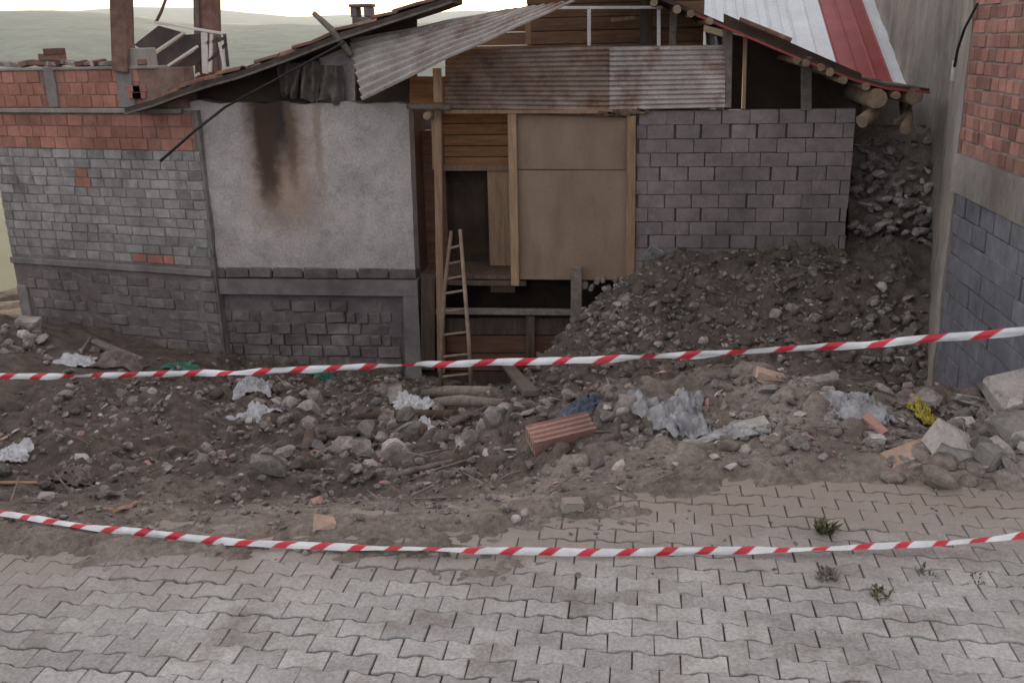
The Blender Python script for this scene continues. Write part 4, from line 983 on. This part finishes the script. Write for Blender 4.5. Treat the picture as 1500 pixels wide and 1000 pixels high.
crumple('plastic_sheet', 'big torn sheet of dirty clear plastic draped over the soil mound', 990, 622, .55, .75, .16, M_plastic, .3, 'plastic', 3, .02, .5)
crumple('plastic_sheet', 'grey plastic film spread flat right of the big torn plastic sheet', 1060, 642, .5, .3, .05, M_plastic, .1, 'plastic', 8)
crumple('plastic_bag', 'puffed white plastic bag lying on the stones below the ladder', 610, 600, .5, .42, .16, M_bag, .3, 'bag', 13)
crumple('plastic_strip', 'white plastic strip trailing down from the puffed bag over dark stones', 620, 622, .2, .5, .08, M_bag, .3, 'plastic', 19)
crumple('plastic_bag', 'pale bag on the debris in front of the stone infill panel', 372, 573, .42, .4, .2, M_bag, .2, 'bag', 23)
crumple('plastic_bag', 'small crumpled white bag just below the pale bag', 374, 608, .36, .3, .1, M_bag, -.4, 'bag', 29)
crumple('plastic_bag', 'bluish white bag among the debris under the grey block wall', 112, 534, .5, .35, .12, M_bag, 0, 'bag', 31)
crumple('blue_cloth', 'dark blue rag tucked behind the ribbed clay block', 858, 602, .32, .3, .1, M_blue, .4, 'rag', 37)
crumple('plastic_sheet', 'grey plastic wad beside the yellow plant at the foot of the block building', 1262, 606, .42, .35, .12, M_plastic, .1, 'plastic', 41)
crumple('yellow_plant', 'small yellow plant at the foot of the blue-grey block wall', 1350, 620, .11, .2, .11, M_yellow, .5, 'plastic', 43, .01, .4)  # small yellow plant, shaped as a crumpled sheet
crumple('green_scrap', 'long green plastic scrap against the concrete post', 268, 541, .5, .22, .08, M_green, -.1, 'plastic', 47)
crumple('green_scrap', 'green plastic scrap among the stones under the infill panel', 474, 556, .36, .25, .1, M_green, .2, 'plastic', 53)
crumple('brown_rag', 'brown rag heap under the left stone wall', 180, 538, .6, .4, .14, M_cloth, .1, 'rag', 59)
crumple('grey_rag', 'grey arched rag on the bare soil near the road edge', 108, 706, .28, .22, .10, M_cloth, .6, 'rag', 61)
crumple('pale_rag', 'pale torn rag on the soil beside the far left road edge', 8, 676, .3, .25, .08, M_bag, .3, 'rag', 67)
crumple('grey_rag', 'grey rag lying in front of the cross logs below the ladder', 715, 596, .5, .3, .1, M_cloth, .1, 'rag', 71)

# planks, logs and sticks
def stick(name, label, a, b, r, m, squared=False, cat='plank', lift=(0,0), group=None):
    p, q = on_ground(*a), on_ground(*b); mb = MB()
    p = Vector((p.x, p.y, p.z+r*.6+lift[0])); q = Vector((q.x, q.y, q.z+r*.6+lift[1]))
    if squared: mb.span(p, q, r*2.2, r*.9, (0,0,1), .006)
    else: mb.tube([p, p*.6+q*.4+Vector((0,0,rnd(0,.02))), q], [r*.8, r, r*.75], 8, True, .12)
    return tag(build(mb, name, m), label, cat, group)
stick('branch', 'long bare branch lying along the rim of the pit', (562,706), (665,684), .022, M_woodg, cat='branch', lift=(0,.03))
stick('twig', 'thin forked twig rising from the rim of the pit', (646,688), (672,664), .012, M_woodg, cat='branch', lift=(0,.05))
stick('log', 'thick log lying below the ladder foot, upper of two', (622,584), (722,584), .07, M_woodg, cat='log', lift=(.04,.04))
stick('log', 'thick pale log lying below the ladder foot, in front of another', (640,597), (740,600), .065, M_woodg, cat='log', lift=(.03,.03))
stick('log', 'dark log half buried under the puffed white bag', (528,616), (668,612), .06, M_woodd, cat='log')
stick('log', 'slim pole slanting over stones right of the puffed white bag', (652,630), (722,606), .03, M_woodg, cat='log', lift=(0,.08))
stick('beam', 'squared grey beam sloping down from the porch boards', (778,586), (736,545), .07, M_woodg, True, 'beam', (.03,.2))
stick('plank', 'dark thin plank slanting on the soil at the left', (26,580), (112,562), .035, M_woodd, True)
stick('plank', 'grey plank lying on debris under the left stone wall', (136,512), (206,536), .06, M_woodg, True, lift=(.1,.05))
stick('stick', 'short stick crossing the debris under the left stone wall', (112,530), (136,506), .025, M_woodg, lift=(.03,.12), cat='stick')
stick('stick', 'pale stick lying on the brown soil by the road', (166,752), (206,738), .014, M_wood, cat='stick')
stick('stick', 'grey stick on the debris beside the pale bag', (395,548), (425,572), .02, M_woodg, cat='stick', lift=(.06,.02))
stick('plank', 'pale splinter of board on the soil at the far left', (0,709), (55,709), .018, M_wood, True)
stick('stump', 'dark curved stump standing in the soil of the pit', (452,690), (455,648), .06, M_woodd, cat='stump', lift=(0,.05))

# ribbed hollow clay block
cb_ = empty('clay_block', 'ribbed pink hollow clay block lying on the mound edge', 'clay block', on_ground(822,652))
prof = []
for k in range(33):
    prof.append((-.095+.19*k/32, .05+(.017 if (k//2)%4 < 2 else 0)))
mb = MB(); hw = .22
poly = [(y, z) for y, z in prof]+[(.095,-.05),(-.095,-.05)]
mb.grid([[(-hw, y, z) for y, z in poly+poly[:1]], [(hw, y, z) for y, z in poly+poly[:1]]], False)
build(mb, 'shell', M_clay, cb_)
for sx in (-1, 1):                       # webs of the open ends
    for y in (-.085,-.043,0,.043,.085): mb = MB(); mb.box((sx*(hw-.012), y, 0), (.02, .018, .1)); build(mb, 'web', M_claytan, cb_)
    for z in (-.042,.045): mb = MB(); mb.box((sx*(hw-.011), 0, z), (.022, .188, .014)); build(mb, 'web', M_claytan, cb_)
mb = MB(); mb.box((0,0,0), (hw*2-.08, .17, .085)); build(mb, 'core', M_clay, cb_)
cb_.rotation_euler = (R(16), R(-6), R(24)); cb_.location.z += .08

def chunk(name, label, px, py, dims, m, rot, cat, jit=.012, lift=0):
    p = on_ground(px, py); mb = MB(); vs, fs = chbox(dims, min(dims)*.12)
    vs = [tuple(c+rnd(-jit, jit) for c in v) for v in vs]; mb.add(vs, fs); o = build(mb, name, m)
    o.location = p+Vector((0,0,dims[2]*.4+lift)); o.rotation_euler = rot; return tag(o, label, cat)
chunk('broken_tile', 'flat tan clay tile lying on the paving edge below the right mound', 1330, 668, (.30,.13,.035), M_claytan, (.25,-.12,.55), 'tile', .004)
chunk('limestone_lump', 'pale curved limestone lump beside the tan tile', 1394, 668, (.25,.17,.13), M_lime, (.3,.5,.2), 'stone', .034, .0)
chunk('plaster_slab', 'big cracked white plaster slab on the right mound', 1490, 592, (.36,.28,.10), M_lime, (.5,-.2,.3), 'slab', .03, .03)
chunk('plaster_slab', 'greyish plaster slab half buried on the right mound below the white one', 1492, 634, (.30,.22,.07), M_stonel, (.3,-.1,.5), 'slab', .024)
chunk('broken_brick', 'reddish brick shard on the slope left of the yellow plant', 1280, 628, (.16,.07,.05), M_clay, (.3,.5,-.7), 'brick', .006)
chunk('stone_ring', 'small white ring-shaped stone below the brick shard', 1284, 646, (.08,.07,.04), M_lime, (.2,.1,.3), 'stone', .008)
chunk('concrete_lump', 'grey concrete lump on the right mound below the plaster slabs', 1452, 678, (.14,.13,.11), M_stonel, (.3,.3,.6), 'stone', .014)
chunk('concrete_lump', 'small pale concrete lump between limestone and right mound', 1412, 628, (.13,.1,.07), M_lime, (.3,.1,.3), 'stone', .014)
chunk('tin_sheet', 'small pale tin panel lodged on top of the rubble pile', 958, 384, (.24,.03,.2), M_plastic, (.5,.5,.3), 'tin panel', .003, .05)
chunk('stone_block', 'pale squared stone resting at the left building corner', 44, 482, (.34,.25,.2), M_stonel, (.05,.1,.2), 'stone', .012)
chunk('brick_shard', 'broad pale pink brick shard on the mound crest', 1128, 560, (.2,.1,.04), M_claytan, (.1,.3,.1), 'brick', .022, .02)
chunk('brick_shard', 'grey flat shard on the mound crest right of the pink one', 1205, 568, (.22,.12,.06), M_stonel, (.1,-.2,.1), 'brick', .012, .02)
chunk('stone_slab', 'flat grey slab with rough edges beside the clear plastic', 1100, 632, (.22,.12,.06), M_stonel, (.1,-.2,.2), 'slab', .012, .01)
chunk('paver_fragment', 'single grey paver fragment lying on the dusty road', 838, 744, (.11,.07,.05), M_paver, (.1,.1,.4), 'paver', .006)
chunk('brick_shard', 'pale shard on the paving edge where the soil begins', 474, 771, (.1,.08,.05), M_claytan, (.1,.2,.4), 'brick', .01)

# weeds growing in the paving joints
def weed(label, px, py, n, h, m=None):
    p = atZ(px, py, -.005); mb = MB()
    for k in range(n):
        a = rnd(0, 6.28); l = h*rnd(.5,1.1); w = l*.16; lean = rnd(.2,1.0)
        d = Vector((math.cos(a)*lean, math.sin(a)*lean, 1)).normalized(); s_ = Vector((-math.sin(a), math.cos(a), 0))
        b = p+Vector((rnd(-.035,.035), rnd(-.05,.05), 0)); m1 = b+d*l*.55; e = b+d*l+Vector((math.cos(a), math.sin(a), -.5))*l*.2
        mb.add([b-s_*w*.2, b+s_*w*.2, m1+s_*w, e, m1-s_*w], [(0,1,2,3,4)])
    return tag(build(mb, 'weed', m or M_leaf), label, 'weed', None)
weed('green weed sprouting just above the sagging tape', 1207, 778, 44, .075)
weed('dry brown weed trailing just below the sagging tape', 1211, 845, 60, .05, M_cloth)
weed('short weed filling a paving joint beside the dry brown weed', 1288, 872, 40, .045)
weed('low weed in a joint between pavers right of the other weeds', 1354, 838, 28, .032)
weed('tiny weed in the joint farthest along the paving to the right wall', 1428, 850, 18, .026)

# ------------------------------------------------------------------ evening haze over the valley
mh = bpy.data.materials.new('haze'); mh.use_nodes = True; t = mh.node_tree; t.nodes.clear()
pvn = t.nodes.new('ShaderNodeVolumePrincipled'); pvn.inputs['Color'].default_value = (.74,.86,.95,1); pvn.inputs['Density'].default_value = .00013; pvn.inputs['Anisotropy'].default_value = .2
ou = t.nodes.new('ShaderNodeOutputMaterial'); t.links.new(pvn.outputs[0], ou.inputs['Volume'])
mb = MB(); mb.box((0,0,60), (13600,13600,460)); hz = kind(build(mb, 'haze', mh), 'stuff'); hz['label'] = 'thin evening haze over the valley'; hz['category'] = 'haze'
